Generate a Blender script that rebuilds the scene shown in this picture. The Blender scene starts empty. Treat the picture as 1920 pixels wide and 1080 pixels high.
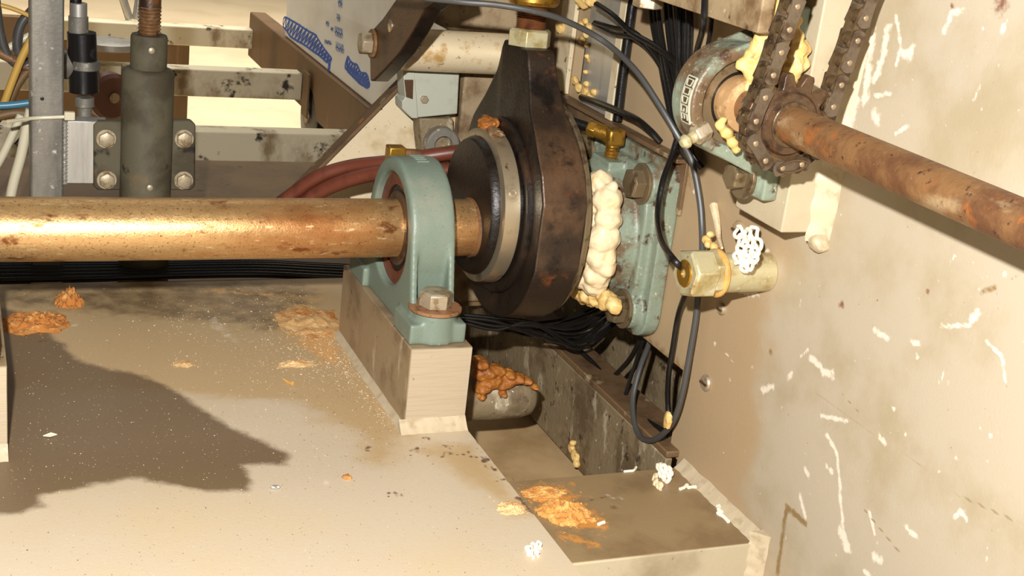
import bpy, bmesh, math, random
import numpy as np
from mathutils import Vector, Matrix, noise

random.seed(7)
sc = bpy.context.scene
COL = sc.collection

# ------------------------------------------------------------------ camera
F = 2480.79
RC = np.array([[0.9214397, -0.37118068, 0.11477714],
               [-0.02136137, -0.3433742, -0.93895572],
               [0.38793373, 0.86273928, -0.32432755]])      # right, down, forward
CAM = np.array([-0.23211604, -1.2343564, 0.39526044])
cd = bpy.data.cameras.new('camera')
cam = bpy.data.objects.new('camera', cd)
COL.objects.link(cam)
cd.sensor_fit = 'HORIZONTAL'
cd.sensor_width = 36.0
cd.lens = F / 1920 * 36
cd.clip_start = 0.02
m = Matrix.Identity(4)
for i in range(3):
    m[i][0] = RC[0][i]
    m[i][1] = -RC[1][i]
    m[i][2] = -RC[2][i]
    m[i][3] = CAM[i]
cam.matrix_world = m
sc.camera = cam

# ------------------------------------------------------------------ light
w = bpy.data.worlds.new('hall')
sc.world = w
w.use_nodes = True
w.node_tree.nodes['Background'].inputs[0].default_value = (1.0, 0.93, 0.80, 1)
w.node_tree.nodes['Background'].inputs[1].default_value = 0.06


def lamp(name, kind, loc, power, color, rot=None, **kw):
    d = bpy.data.lights.new(name, kind)
    d.energy = power
    d.color = color
    for k, v in kw.items():
        setattr(d, k, v)
    o = bpy.data.objects.new(name, d)
    o.location = loc
    if rot:
        o.rotation_euler = rot
    COL.objects.link(o)
    return o


flash = CAM - RC[0] * 0.06 - RC[1] * 0.125
lamp('camera_flash', 'POINT', flash, 118, (1.0, 0.995, 1.0), shadow_soft_size=0.012)
lamp('hall_lamp', 'AREA', (0.6, 3.9, 2.3), 150, (1.0, 0.95, 0.86), size=5.0, size_y=3.6, shape='RECTANGLE',
     spread=math.radians(110))
sc.view_settings.view_transform = 'Standard'
sc.view_settings.look = 'None'
sc.view_settings.gamma = 1
sc.view_settings.use_curve_mapping = False
sc.view_settings.exposure = 0.0


# ------------------------------------------------------------------ helpers
def P(px, py, X=None, Y=None, Z=None):
    r = RC.T @ np.array([(px - 960) / F, (py - 540) / F, 1.0])
    i, v = (0, X) if X is not None else (1, Y) if Y is not None else (2, Z)
    return Vector(CAM + r * ((v - CAM[i]) / r[i]))


def lin(c):
    return tuple(((x / 255) / 12.92 if x / 255 <= 0.04045 else ((x / 255 + 0.055) / 1.055) ** 2.4) for x in c) + (1,)


def mat(name, base, rough=0.5, metal=0.0, layers=(), bump=0.0, bscale=200, rough_var=0.0, brush=None, attrs=(), spec=0.5):
    """layers: (colour, scale, lo, hi[, stretch xyz[, detail]]) noise-masked coats; attrs: (name, colour, noise scale, noise amount)"""
    mt = bpy.data.materials.new(name)
    mt.use_nodes = True
    nt = mt.node_tree
    N = nt.nodes
    L = nt.links
    bs = N['Principled BSDF']
    tc = N.new('ShaderNodeTexCoord')

    def nz(scale, stretch=None, detail=4.0, off=0.0):
        mp = N.new('ShaderNodeMapping')
        mp.inputs['Location'].default_value = (off, off * 0.7, off * 1.3)
        if stretch:
            mp.inputs['Scale'].default_value = stretch
        L.new(tc.outputs['Object'], mp.inputs[0])
        n = N.new('ShaderNodeTexNoise')
        n.inputs['Scale'].default_value = scale
        n.inputs['Detail'].default_value = detail
        n.inputs['Roughness'].default_value = 0.6
        L.new(mp.outputs[0], n.inputs['Vector'])
        return n.outputs[0]

    def ramp(src, lo, hi):
        r = N.new('ShaderNodeMapRange')
        r.interpolation_type = 'SMOOTHSTEP'
        r.inputs[1].default_value = lo
        r.inputs[2].default_value = hi
        L.new(src, r.inputs[0])
        return r.outputs[0]

    rgb = N.new('ShaderNodeRGB')
    rgb.outputs[0].default_value = lin(base)
    cur = rgb.outputs[0]

    def mix(fac, col):
        nonlocal cur
        x = N.new('ShaderNodeMix')
        x.data_type = 'RGBA'
        L.new(fac, x.inputs[0])
        L.new(cur, x.inputs[6])
        x.inputs[7].default_value = lin(col)
        cur = x.outputs[2]

    for i, ly in enumerate(layers):
        col, scale, lo, hi = ly[:4]
        st = ly[4] if len(ly) > 4 else None
        dt = ly[5] if len(ly) > 5 else 5.0
        mix(ramp(nz(scale, st, dt, 3.7 * i + 1.3), lo, hi), col)
    rfac = None
    for i, (an, col, scale, amt) in enumerate(attrs):
        a = N.new('ShaderNodeAttribute')
        a.attribute_name = an
        n = nz(scale, None, 6.0, 9.1 + i * 2)
        s = N.new('ShaderNodeMath')
        s.operation = 'MULTIPLY_ADD'
        L.new(n, s.inputs[0])
        s.inputs[1].default_value = amt
        s.inputs[2].default_value = -amt / 2
        t = N.new('ShaderNodeMath')
        t.operation = 'ADD'
        L.new(a.outputs['Fac'], t.inputs[0])
        L.new(s.outputs[0], t.inputs[1])
        u = N.new('ShaderNodeMath')
        u.operation = 'MULTIPLY'
        L.new(ramp(t.outputs[0], 0.35, 0.65), u.inputs[0])
        u.inputs[1].default_value = 0.9
        mix(u.outputs[0], col)
    L.new(cur, bs.inputs['Base Color'])
    bs.inputs['Metallic'].default_value = metal
    bs.inputs['Specular IOR Level'].default_value = spec
    if rough_var:
        r = N.new('ShaderNodeMapRange')
        r.inputs[3].default_value = max(0.05, rough - rough_var)
        r.inputs[4].default_value = min(1, rough + rough_var)
        r.inputs[1].default_value = 0.3
        r.inputs[2].default_value = 0.7
        L.new(nz(90, None, 5, 21), r.inputs[0])
        L.new(r.outputs[0], bs.inputs['Roughness'])
    else:
        bs.inputs['Roughness'].default_value = rough
    if bump:
        b = N.new('ShaderNodeBump')
        b.inputs['Strength'].default_value = bump
        b.inputs['Distance'].default_value = 0.002
        L.new(nz(bscale, brush, 6, 31), b.inputs['Height'])
        L.new(b.outputs[0], bs.inputs['Normal'])
    return mt


WL = {}


class MB:
    def __init__(s):
        s.v = []
        s.f = []

    def add(s, v, f):
        k = len(s.v)
        s.v += [Vector(x) for x in v]
        s.f += [tuple(i + k for i in q) for q in f]
        return s

    def box(s, x0, x1, y0, y1, z0, z1):
        return s.hexa([(x0, y0, z0), (x1, y0, z0), (x1, y1, z0), (x0, y1, z0), (x0, y0, z1), (x1, y0, z1), (x1, y1, z1), (x0, y1, z1)])

    def hexa(s, p):
        return s.add(p, [(3, 2, 1, 0), (4, 5, 6, 7), (0, 1, 5, 4), (1, 2, 6, 5), (2, 3, 7, 6), (3, 0, 4, 7)])

    def bar(s, p0, p1, wx, wz, up=(0, 0, 1)):
        p0, p1 = Vector(p0), Vector(p1)
        d = (p1 - p0).normalized()
        sd = d.cross(Vector(up)).normalized()
        u = sd.cross(d)
        a = [sd * (i * wx / 2) + u * (j * wz / 2) for i, j in ((-1, -1), (1, -1), (1, 1), (-1, 1))]
        return s.hexa([p0 + q for q in a] + [p1 + q for q in a])

    def lathe(s, o, ax, prof, n=48, closed=False, squash=None):
        o, ax = Vector(o), Vector(ax).normalized()
        t = Vector((0, 0, 1)) if abs(ax.z) < 0.9 else Vector((1, 0, 0))
        a = ax.cross(t).normalized()
        b = ax.cross(a)
        k = len(s.v)
        for (t_, r) in prof:
            for i in range(n):
                q = 2 * math.pi * i / n
                s.v.append(o + ax * t_ + (a * math.cos(q) + b * math.sin(q)) * r)
        m_ = len(prof)
        for j in range(m_ if closed else m_ - 1):
            j2 = (j + 1) % m_
            for i in range(n):
                i2 = (i + 1) % n
                s.f.append((k + j * n + i, k + j * n + i2, k + j2 * n + i2, k + j2 * n + i))
        if not closed:
            if prof[0][1] > 1e-6:
                s.f.append(tuple(k + i for i in reversed(range(n))))
            if prof[-1][1] > 1e-6:
                s.f.append(tuple(k + (m_ - 1) * n + i for i in range(n)))
        return s

    def cyl(s, p0, p1, r0, r1=None, n=32):
        p0, p1 = Vector(p0), Vector(p1)
        r1 = r0 if r1 is None else r1
        return s.lathe(p0, p1 - p0, [(0, r0), ((p1 - p0).length, r1)], n)

    def ring(s, o, ax, r0, r1, t0, t1, n=48, ch=0.0):
        if ch:
            return s.lathe(o, ax, [(t0, r0), (t0, r1 - ch), (t0 + ch, r1), (t1 - ch, r1), (t1, r1 - ch), (t1, r0)], n, True)
        return s.lathe(o, ax, [(t0, r0), (t0, r1), (t1, r1), (t1, r0)], n, True)

    def star(s, o, ro, ri, x0, x1, M=None, n=128):
        """ring prism along local x: outer radius ro(angle) in the y,z plane, inner radius ri"""
        M = M or Matrix.Identity(4)
        o = Vector(o)
        k = len(s.v)
        for i in range(n):
            q = 2 * math.pi * i / n
            c, d = math.cos(q), math.sin(q)
            r = ro(q)
            a0 = x0(r * c, r * d) if callable(x0) else x0
            a1 = x1(r * c, r * d) if callable(x1) else x1
            b0 = x0(ri * c, ri * d) if callable(x0) else x0
            b1 = x1(ri * c, ri * d) if callable(x1) else x1
            for (x, rr) in ((a0, r), (a1, r), (b1, ri), (b0, ri)):
                s.v.append(M @ (o + Vector((x, rr * c, rr * d))))
        for i in range(n):
            j = (i + 1) % n
            for e in range(4):
                e2 = (e + 1) % 4
                s.f.append((k + 4 * i + e, k + 4 * i + e2, k + 4 * j + e2, k + 4 * j + e))
        return s

    def prism(s, pts, d):
        """pts: 3-D outline; extruded by vector d"""
        n = len(pts)
        d = Vector(d)
        p = [Vector(q) for q in pts]
        return s.add(p + [q + d for q in p], [tuple(reversed(range(n))), tuple(range(n, 2 * n))] +
                     [(i, (i + 1) % n, n + (i + 1) % n, n + i) for i in range(n)])

    def tube(s, pts, r, n=10, sub=8, cap=True):
        p = [Vector(q) for q in pts]
        if len(p) > 2:
            q = [2 * p[0] - p[1]] + p + [2 * p[-1] - p[-2]]
            out = []
            for i in range(1, len(q) - 2):
                for j in range(sub):
                    t = j / sub
                    a, b, c, d = q[i - 1:i + 3]
                    out.append(0.5 * (2 * b + (c - a) * t + (2 * a - 5 * b + 4 * c - d) * t * t + (3 * b - a - 3 * c + d) * t ** 3))
            out.append(p[-1])
            p = out
        k = len(s.v)
        pd = None
        for i, c in enumerate(p):
            d = (p[min(i + 1, len(p) - 1)] - p[max(i - 1, 0)]).normalized()
            if pd is None:
                t = Vector((0, 0, 1)) if abs(d.z) < 0.9 else Vector((1, 0, 0))
                a = d.cross(t).normalized()
            else:
                a = (a - d * a.dot(d)).normalized()
            pd = d
            b = d.cross(a)
            rr = r(i / (len(p) - 1)) if callable(r) else r
            for e in range(n):
                g = 2 * math.pi * e / n
                s.v.append(c + (a * math.cos(g) + b * math.sin(g)) * rr)
        for i in range(len(p) - 1):
            for e in range(n):
                e2 = (e + 1) % n
                s.f.append((k + i * n + e, k + i * n + e2, k + (i + 1) * n + e2, k + (i + 1) * n + e))
        if cap:
            s.f.append(tuple(k + e for e in reversed(range(n))))
            s.f.append(tuple(k + (len(p) - 1) * n + e for e in range(n)))
        return s

    def blob(s, c, rad, seed=0, amp=0.3, freq=60, sub=3, flat=None):
        bm = bmesh.new()
        bmesh.ops.create_icosphere(bm, subdivisions=sub, radius=1)
        c = Vector(c)
        rad = Vector(rad) if hasattr(rad, '__len__') else Vector((rad,) * 3)
        off = Vector((seed * 3.1, seed * 1.7, seed * 0.9))
        vs = []
        for v in bm.verts:
            q = Vector((v.co.x * rad.x, v.co.y * rad.y, v.co.z * rad.z))
            k = 1 + amp * noise.fractal(q * freq + off, 0.8, 2.0, 4)
            q = c + q * k
            if flat is not None and q.z < flat:
                q.z = flat
            vs.append(q)
        fs = [tuple(v.index for v in f.verts) for f in bm.faces]
        bm.free()
        return s.add(vs, fs)

    def fillet(s, p0, p1, d1, d2, size, n=40, wob=.12, seed=1):
        """weld fillet in the corner line p0-p1 with legs along d1 and d2"""
        p0, p1, d1, d2 = Vector(p0), Vector(p1), Vector(d1), Vector(d2)
        k = len(s.v)
        for i in range(n + 1):
            t = i / n
            c = p0.lerp(p1, t)
            e = size * (1 + wob * noise.noise(Vector((t * 9 + seed, seed, 0))) * 1.6 + wob * .5 * math.sin(t * n * 1.1))
            f = size * (1 + wob * noise.noise(Vector((t * 7, seed * 3, 2))) * 1.6)
            s.v += [c - (d1 + d2) * .0004, c + d1 * e, c + d1 * e * .62 + d2 * f * .30, c + d1 * e * .32 + d2 * f * .60, c + d2 * f]
        for i in range(n):
            for j in range(5):
                j2 = (j + 1) % 5
                s.f.append((k + 5 * i + j, k + 5 * i + j2, k + 5 * i + 5 + j2, k + 5 * i + 5 + j))
        s.f += [tuple(k + j for j in range(5)), tuple(k + 5 * n + j for j in reversed(range(5)))]
        return s

    def hexhead(s, o, ax, r, h, ch=0.12, rot=0.0):
        """hex bolt head: chamfered hexagonal prism"""
        o, ax = Vector(o), Vector(ax).normalized()
        t = Vector((0, 0, 1)) if abs(ax.z) < 0.9 else Vector((1, 0, 0))
        a = ax.cross(t).normalized()
        b = ax.cross(a)
        k = len(s.v)
        for (t_, q) in ((0, 1), (h * (1 - ch), 1), (h, 0.86)):
            for i in range(6):
                g = math.pi * i / 3 + rot
                s.v.append(o + ax * t_ + (a * math.cos(g) + b * math.sin(g)) * r * q)
        for j in range(2):
            for i in range(6):
                i2 = (i + 1) % 6
                s.f.append((k + j * 6 + i, k + j * 6 + i2, k + j * 6 + 6 + i2, k + j * 6 + 6 + i))
        s.f.append(tuple(k + i for i in reversed(range(6))))
        s.f.append(tuple(k + 12 + i for i in range(6)))
        return s

    def xf(s, M):
        s.v = [M @ q for q in s.v]
        return s

    def build(s, name, mt, parent=None, bevel=0.0, angle=35, remesh=0.0, smooth=0, sub=0, label=None, origin=None, flatshade=False):
        wl = WL[parent.name] if parent else Vector(origin) if origin is not None else Vector((0, 0, 0))
        me = bpy.data.meshes.new(name)
        me.from_pydata([tuple(q - wl) for q in s.v], [], s.f)
        bm = bmesh.new()
        bm.from_mesh(me)
        bmesh.ops.recalc_face_normals(bm, faces=bm.faces)
        bm.to_mesh(me)
        bm.free()
        me.materials.append(mt)
        if not flatshade:
            me.polygons.foreach_set('use_smooth', [True] * len(me.polygons))
            if not remesh:
                me.set_sharp_from_angle(angle=math.radians(angle))
        o = bpy.data.objects.new(name, me)
        COL.objects.link(o)
        WL[o.name] = wl
        if parent:
            o.parent = parent
        else:
            o.location = wl
        if remesh:
            r = o.modifiers.new('remesh', 'REMESH')
            r.mode = 'VOXEL'
            r.voxel_size = remesh
            r.use_smooth_shade = True
            if smooth:
                g = o.modifiers.new('smooth', 'SMOOTH')
                g.iterations = smooth
                g.factor = 0.5
        elif bevel:
            b = o.modifiers.new('bevel', 'BEVEL')
            b.width = bevel
            b.segments = 2
            b.limit_method = 'ANGLE'
            b.angle_limit = math.radians(40)
            b.harden_normals = False
        if label:
            o['label'] = label
        return o

    def thing(s, name, label, cat, mt, loc=(0, 0, 0), group=None, kind=None, **kw):
        o = s.build(name, mt, None, origin=loc, **kw)
        return tag(o, label, cat, group, kind)


def tag(o, label, cat, group=None, kind=None):
    o['label'] = label
    o['category'] = cat
    if group:
        o['group'] = group
    if kind:
        o['kind'] = kind
    return o


def thing(name, label, cat, loc=(0, 0, 0), group=None):
    o = bpy.data.objects.new(name, None)
    o.empty_display_size = 0.02
    o.location = loc
    COL.objects.link(o)
    WL[o.name] = Vector(loc)
    return tag(o, label, cat, group)


def ray_poly(q, poly):
    c, d = math.cos(q), math.sin(q)
    best = 0
    for i in range(len(poly)):
        (ax, ay), (bx, by) = poly[i], poly[(i + 1) % len(poly)]
        ex, ey = bx - ax, by - ay
        den = c * ey - d * ex
        if abs(den) < 1e-12:
            continue
        t = (ax * ey - ay * ex) / den
        u = (ax * d - ay * c) / den
        if t > 0 and -1e-9 <= u <= 1 + 1e-9:
            best = max(best, t)
    return best


def rounded(hw, hh, r, n=6):
    o = []
    for cx, cy, a0 in ((hw - r, hh - r, 0), (-hw + r, hh - r, 90), (-hw + r, -hh + r, 180), (hw - r, -hh + r, 270)):
        for i in range(n + 1):
            a = math.radians(a0 + 90 * i / n)
            o.append((cx + r * math.cos(a), cy + r * math.sin(a)))
    return o


# ------------------------------------------------------------------ materials
SP_D = (92, 74, 50)
PAINT = (183, 168, 138)
tan = mat('tan_paint', PAINT, 0.5, 0, [((150, 132, 102), 9, .45, .75), ((120, 98, 66), 260, .68, .74), ((228, 215, 190), 210, .70, .76)], bump=.15, bscale=300)
tan_dirty = mat('tan_paint_dirty', (160, 138, 104), 0.55, 0, [((104, 78, 48), 22, .42, .68), ((74, 52, 32), 60, .6, .7), ((205, 190, 160), 130, .66, .74)], bump=.3, bscale=250)
tan_dirty2 = mat('tan_pan_paint', (196, 164, 118), 0.55, 0, [((168, 136, 92), 9, .42, .68), ((140, 108, 68), 60, .66, .74)], bump=.1)
traym = mat('brown_tray_paint', (128, 100, 62), 0.55, 0, [((104, 80, 48), 9, .42, .66), ((84, 62, 38), 40, .62, .72)], bump=.2)
cream = mat('cream_paint', (216, 198, 162), 0.5, 0, [((186, 158, 112), 14, .5, .72), ((110, 78, 44), 75, .62, .68), ((120, 88, 54), 240, .66, .71), ((238, 230, 212), 40, .7, .74)], bump=.1)
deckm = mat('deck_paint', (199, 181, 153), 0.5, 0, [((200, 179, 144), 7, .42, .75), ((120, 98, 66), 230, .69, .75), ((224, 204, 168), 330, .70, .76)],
            attrs=[('grime_falloff', (184, 154, 108), 14, .9), ('stain', (100, 78, 50), 45, .5), ('dust', (214, 160, 92), 120, .9), ('rust', (92, 62, 44), 150, 1.1), ('pale', (222, 206, 180), 120, .7)], bump=.12, bscale=400)
shelfm = mat('shelf_paint', (146, 122, 86), 0.5, 0, [((126, 102, 70), 14, .42, .66), ((168, 144, 110), 200, .67, .74)],
             attrs=[('dust', (206, 138, 60), 130, 1.0), ('pale', (214, 200, 176), 140, .8), ('rust', (70, 50, 40), 150, .7)], bump=.12, bscale=300)
platem = mat('plate_paint', (178, 164, 140), 0.48, 0, [((164, 148, 118), 8, .45, .7), ((124, 88, 54), 190, .715, .75), ((214, 202, 178), 170, .69, .76)],
             attrs=[('grime_falloff', (172, 145, 108), 11, .9), ('white', (226, 214, 192), 160, 1.0), ('brown', (132, 104, 58), 130, .6), ('red', (116, 66, 46), 200, .7), ('scratch', (146, 126, 92), 300, .3)], bump=.12, bscale=400)
teal = mat('teal_paint', (112, 124, 108), 0.42, 0, [((132, 134, 116), 14, .5, .75), ((94, 102, 88), 320, .62, .72), ((132, 104, 72), 60, .69, .75)], bump=.2, bscale=350)
teal_rust = mat('teal_paint_rusty', (122, 132, 114), 0.36, 0, [((96, 76, 54), 24, .52, .66), ((70, 52, 38), 70, .6, .7), ((196, 188, 164), 120, .64, .72), ((150, 148, 124), 300, .6, .7)], bump=.35, bscale=260)
iron = mat('blackened_iron', (36, 27, 20), 0.36, 0.15, [((74, 48, 30), 16, .54, .76), ((18, 14, 11), 45, .52, .66), ((150, 118, 82), 620, .69, .75)], bump=.3, bscale=260)
iron_worn = mat('worn_iron_rim', (52, 40, 30), 0.34, 0.2, [((98, 72, 50), 9, .5, .7), ((116, 66, 36), 30, .6, .72), ((26, 20, 16), 22, .52, .66), ((160, 136, 104), 520, .68, .75)], bump=.3, bscale=240)
iron_rust = mat('brown_iron', (92, 66, 42), 0.42, 0.35, [((60, 42, 28), 20, .45, .7), ((150, 110, 64), 230, .66, .74)], bump=.25, bscale=240)
shaftm = mat('rusty_bright_shaft', (206, 164, 108), 0.34, 0.68, [((168, 106, 56), 10, .46, .7, (.35, 1, 1)), ((134, 80, 40), 60, .58, .7, (.5, 1, 1)), ((232, 200, 146), 200, .58, .72, (.3, 1, 1)), ((140, 92, 48), 420, .56, .7)], bump=.22, bscale=480, rough_var=.1)
rust = mat('rusty_steel', (128, 92, 56), 0.5, 0.2, [((98, 64, 40), 22, .42, .62), ((146, 88, 42), 46, .56, .68), ((160, 134, 98), 30, .56, .7, (1, .4, 1)), ((66, 44, 32), 130, .6, .7), ((178, 160, 128), 300, .68, .75)], bump=.4, bscale=200)
rust_dark = mat('dark_rusty_steel', (92, 68, 46), 0.34, 0.35, [((56, 40, 30), 40, .48, .66), ((128, 80, 42), 46, .6, .72), ((128, 104, 76), 150, .64, .74)], bump=.3, bscale=260)
chainm = mat('oily_chain_steel', (116, 102, 84), 0.32, 0.6, [((84, 66, 50), 60, .45, .66), ((150, 92, 50), 70, .62, .7)], bump=.15, bscale=260)
chain_in = mat('greasy_chain_steel', (104, 84, 58), 0.26, 0.45, [((58, 44, 32), 70, .5, .66), ((134, 112, 78), 160, .62, .72)], bump=.25, bscale=180)
alu = mat('bare_aluminium', (190, 186, 176), 0.36, 0.65, [((150, 146, 136), 24, .45, .7, (1, 1, .2)), ((112, 104, 94), 120, .66, .74)], bump=.15, bscale=160, brush=(1, 1, .08))
alu_old = mat('weathered_aluminium', (132, 125, 112), 0.5, 0.3, [((100, 96, 86), 26, .42, .64, (1, 1, .25)), ((190, 182, 166), 70, .6, .7), ((70, 62, 56), 110, .68, .74)], bump=.2, bscale=180)
milled = mat('milled_steel_end', (180, 163, 136), 0.5, 0.1, [((172, 154, 126), 300, .45, .65, (.05, .05, 4)), ((140, 110, 70), 60, .66, .73), ((120, 92, 56), 130, .68, .73)], bump=.05, bscale=500, brush=(.05, .05, 2))
blocks = mat('scale_grey_steel', (158, 136, 104), 0.45, 0.15, [((128, 106, 78), 20, .45, .66), ((192, 176, 148), 40, .6, .74, (1, 1, .35)), ((96, 76, 54), 110, .66, .72)], bump=.15)
bright = mat('bright_steel', (206, 188, 156), 0.36, 0.85, [((150, 116, 74), 22, .5, .72), ((104, 78, 50), 90, .63, .72)], bump=.06)
chrome = mat('polished_steel_tube', (246, 224, 182), 0.45, 0.35, [((206, 160, 92), 30, .54, .7), ((120, 96, 66), 120, .62, .7)], bump=.12, bscale=300)
boltm = mat('zinc_bolt', (172, 156, 128), 0.42, 0.4, [((136, 114, 80), 90, .48, .64), ((100, 76, 48), 160, .64, .72)], bump=.2, bscale=400)
bolt_dark = mat('oily_brown_bolt', (126, 108, 80), 0.32, 0.45, [((90, 72, 50), 70, .5, .66), ((170, 156, 126), 200, .66, .74)], bump=.2, bscale=300)
pinm = mat('chain_pin_steel', (150, 128, 96), 0.4, 0.35, [((150, 96, 56), 160, .55, .68)])
bolt_rust = mat('rusty_washer', (156, 112, 76), 0.5, 0.3, [((120, 78, 48), 120, .5, .66)], bump=.2)
brass = mat('brass', (176, 130, 48), 0.32, 0.75, [((128, 88, 30), 120, .5, .68)], bump=.1)
rubber = mat('black_cable_jacket', (22, 20, 18), 0.27, 0, [((44, 40, 36), 60, .62, .72), ((150, 140, 120), 520, .73, .77)], bump=.15, bscale=300)
rubber_grey = mat('grey_cable_jacket', (70, 68, 64), 0.36, 0, [((96, 92, 84), 60, .6, .72)])
tape = mat('black_tape', (22, 20, 20), 0.3, 0, [((44, 42, 40), 60, .6, .7)], bump=.1)
redhose = mat('red_rubber_hose', (104, 52, 34), 0.42, 0, [((80, 36, 24), 24, .45, .66), ((150, 100, 74), 160, .7, .76)], bump=.1)
redseal = mat('red_brown_seal', (112, 56, 34), 0.36, 0.1, [((82, 38, 24), 60, .5, .66)], bump=.1)
teal_old = mat('teal_paint_rust_stained', (128, 138, 118), 0.36, 0, [((104, 82, 58), 16, .44, .58), ((76, 54, 38), 50, .56, .66), ((190, 180, 154), 110, .62, .72), ((150, 148, 124), 300, .58, .7)], bump=.35, bscale=260)
grease = mat('cream_grease', (232, 208, 166), 0.42, 0, [((216, 182, 126), 40, .52, .72), ((170, 132, 80), 110, .68, .76)], bump=1.0, bscale=70)
grease_w = mat('white_grease', (250, 240, 215), 0.4, 0, [((238, 214, 160), 120, .58, .72)], bump=.1)
grease_y = mat('yellow_grease', (214, 176, 104), 0.45, 0, [((226, 200, 138), 40, .5, .7), ((150, 108, 52), 70, .6, .7)], bump=.8, bscale=150)
grease_o = mat('orange_dried_grease', (158, 94, 34), 0.5, 0, [((190, 128, 56), 60, .5, .68), ((96, 52, 22), 60, .54, .68)], bump=.8, bscale=200)
rustpile = mat('orange_rust_powder', (190, 120, 52), 0.9, 0, [((214, 160, 92), 90, .5, .66), ((140, 78, 32), 110, .56, .68)], bump=.8, bscale=420)
rustpile_l = mat('yellow_orange_powder', (218, 148, 72), 0.9, 0, [((236, 182, 104), 90, .45, .62), ((164, 96, 40), 110, .6, .7)], bump=.8, bscale=420)
sawmix = mat('mixed_rust_sawdust', (216, 168, 106), 0.9, 0, [((196, 122, 50), 22, .48, .62), ((234, 200, 144), 160, .55, .68), ((140, 84, 36), 120, .62, .72)], bump=.8, bscale=420)
sawdust = mat('pale_tan_powder', (226, 188, 132), 0.9, 0, [((204, 150, 88), 60, .5, .66)], bump=.6, bscale=500)
flake = mat('pale_flakes', (236, 214, 176), 0.7, 0)
weld = mat('painted_weld', (190, 172, 140), 0.5, 0, [((168, 148, 116), 60, .5, .7)], bump=.3, bscale=120)
concrete = mat('pale_concrete', (216, 194, 158), 0.7, 0, [((204, 182, 146), 3, .45, .7), ((186, 160, 120), 40, .68, .76)], bump=.1, bscale=60)
white_pl = mat('white_plastic_sheet', (222, 218, 206), 0.45, 0, [((206, 200, 186), 4, .45, .7)])
blue = mat('blue_marker', (42, 86, 168), 0.6, 0, [((86, 110, 176), 120, .5, .66), ((24, 56, 130), 200, .56, .66)])
blue_faint = mat('faded_blue_print', (136, 150, 182), 0.6, 0, [((196, 196, 196), 160, .52, .6), ((96, 116, 168), 220, .56, .64)])
railm = mat('stained_rail_paint', (206, 194, 164), 0.55, 0, [((128, 102, 68), 7, .54, .68, (1, 1, .6)), ((50, 36, 24), 12, .58, .64), ((220, 210, 186), 60, .66, .72)], bump=.15)
rail_dark = mat('brown_stained_steel', (108, 80, 46), 0.55, 0.05, [((82, 60, 34), 6, .45, .66, (1, 1, .3)), ((130, 104, 66), 16, .6, .74, (1, 1, .2))], bump=.15)
greybox = mat('pale_grey_enamel', (178, 178, 158), 0.45, 0, [((150, 146, 124), 22, .5, .72), ((96, 80, 56), 90, .69, .74)], bump=.1)
act_paint = mat('grey_worn_paint', (92, 85, 66), 0.62, 0.0, [((72, 64, 48), 16, .45, .64), ((118, 94, 60), 22, .6, .74), ((38, 32, 26), 18, .62, .7)], bump=.2, spec=.2)
plastic_t = mat('translucent_tube_plastic', (206, 196, 166), 0.35, 0)
plastic_bl = mat('blue_tube_plastic', (66, 118, 140), 0.35, 0)
plastic_y = mat('amber_tube_plastic', (190, 150, 70), 0.35, 0)
mould = mat('dirty_grimy_steel', (134, 116, 86), 0.55, 0.05, [((98, 80, 56), 18, .42, .62), ((182, 168, 138), 30, .54, .68, (1, 1, .5)), ((60, 46, 34), 55, .58, .68), ((214, 202, 176), 120, .64, .72)], bump=.6, bscale=160)
brown_edge = mat('brown_grimy_ledge', (112, 86, 58), 0.45, 0.05, [((88, 64, 42), 18, .45, .64), ((160, 138, 104), 40, .58, .7), ((176, 104, 46), 22, .66, .72)], bump=.3)
wheel_r = mat('dark_red_brown_wheel', (104, 66, 52), 0.5, 0, [((58, 42, 36), 14, .45, .66)])
oring = mat('amber_seal_ring', (208, 160, 88), 0.4, 0, [((176, 122, 54), 40, .5, .7)])
conn_m = mat('passivated_steel', (196, 184, 142), 0.4, 0.4, [((168, 146, 92), 40, .48, .66), ((224, 214, 188), 120, .6, .72), ((130, 92, 48), 60, .67, .73)], bump=.2)


# ------------------------------------------------------------------ painted grids
def seg_d(U, V, a, b):
    ax, ay = a
    bx, by = b
    dx, dy = bx - ax, by - ay
    t = np.clip(((U - ax) * dx + (V - ay) * dy) / max(dx * dx + dy * dy, 1e-12), 0, 1)
    return np.hypot(U - ax - t * dx, V - ay - t * dy)


class Marks:
    def __init__(s, U, V, names, px):
        s.U, s.V, s.px = U, V, px
        s.a = {n: np.zeros_like(U) for n in names}

    def line(s, n, pts, r, k=1.0):
        p = [s.px(*q) for q in pts]
        for a, b in zip(p[:-1], p[1:]):
            d = seg_d(s.U, s.V, a, b)
            s.a[n] = np.maximum(s.a[n], k * np.clip(1 - d / (2 * r), 0, 1))

    def dot(s, n, x, y, r, k=1.0):
        s.line(n, [(x, y), (x, y)], r, k)

    def poly(s, n, pts, soft, k=1.0):
        p = [s.px(*q) for q in pts]
        ins = np.zeros(s.U.shape, bool)
        d = np.full(s.U.shape, 1e9)
        for (ax, ay), (bx, by) in zip(p, p[1:] + p[:1]):
            c = ((ay > s.V) != (by > s.V)) & (s.U < (bx - ax) * (s.V - ay) / ((by - ay) if abs(by - ay) > 1e-12 else 1e-12) + ax)
            ins ^= c
            d = np.minimum(d, seg_d(s.U, s.V, (ax, ay), (bx, by)))
        f = np.where(ins, 0.5 + d / (2 * soft), 0.5 - d / (2 * soft))
        s.a[n] = np.maximum(s.a[n], k * np.clip(f, 0, 1))


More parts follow.
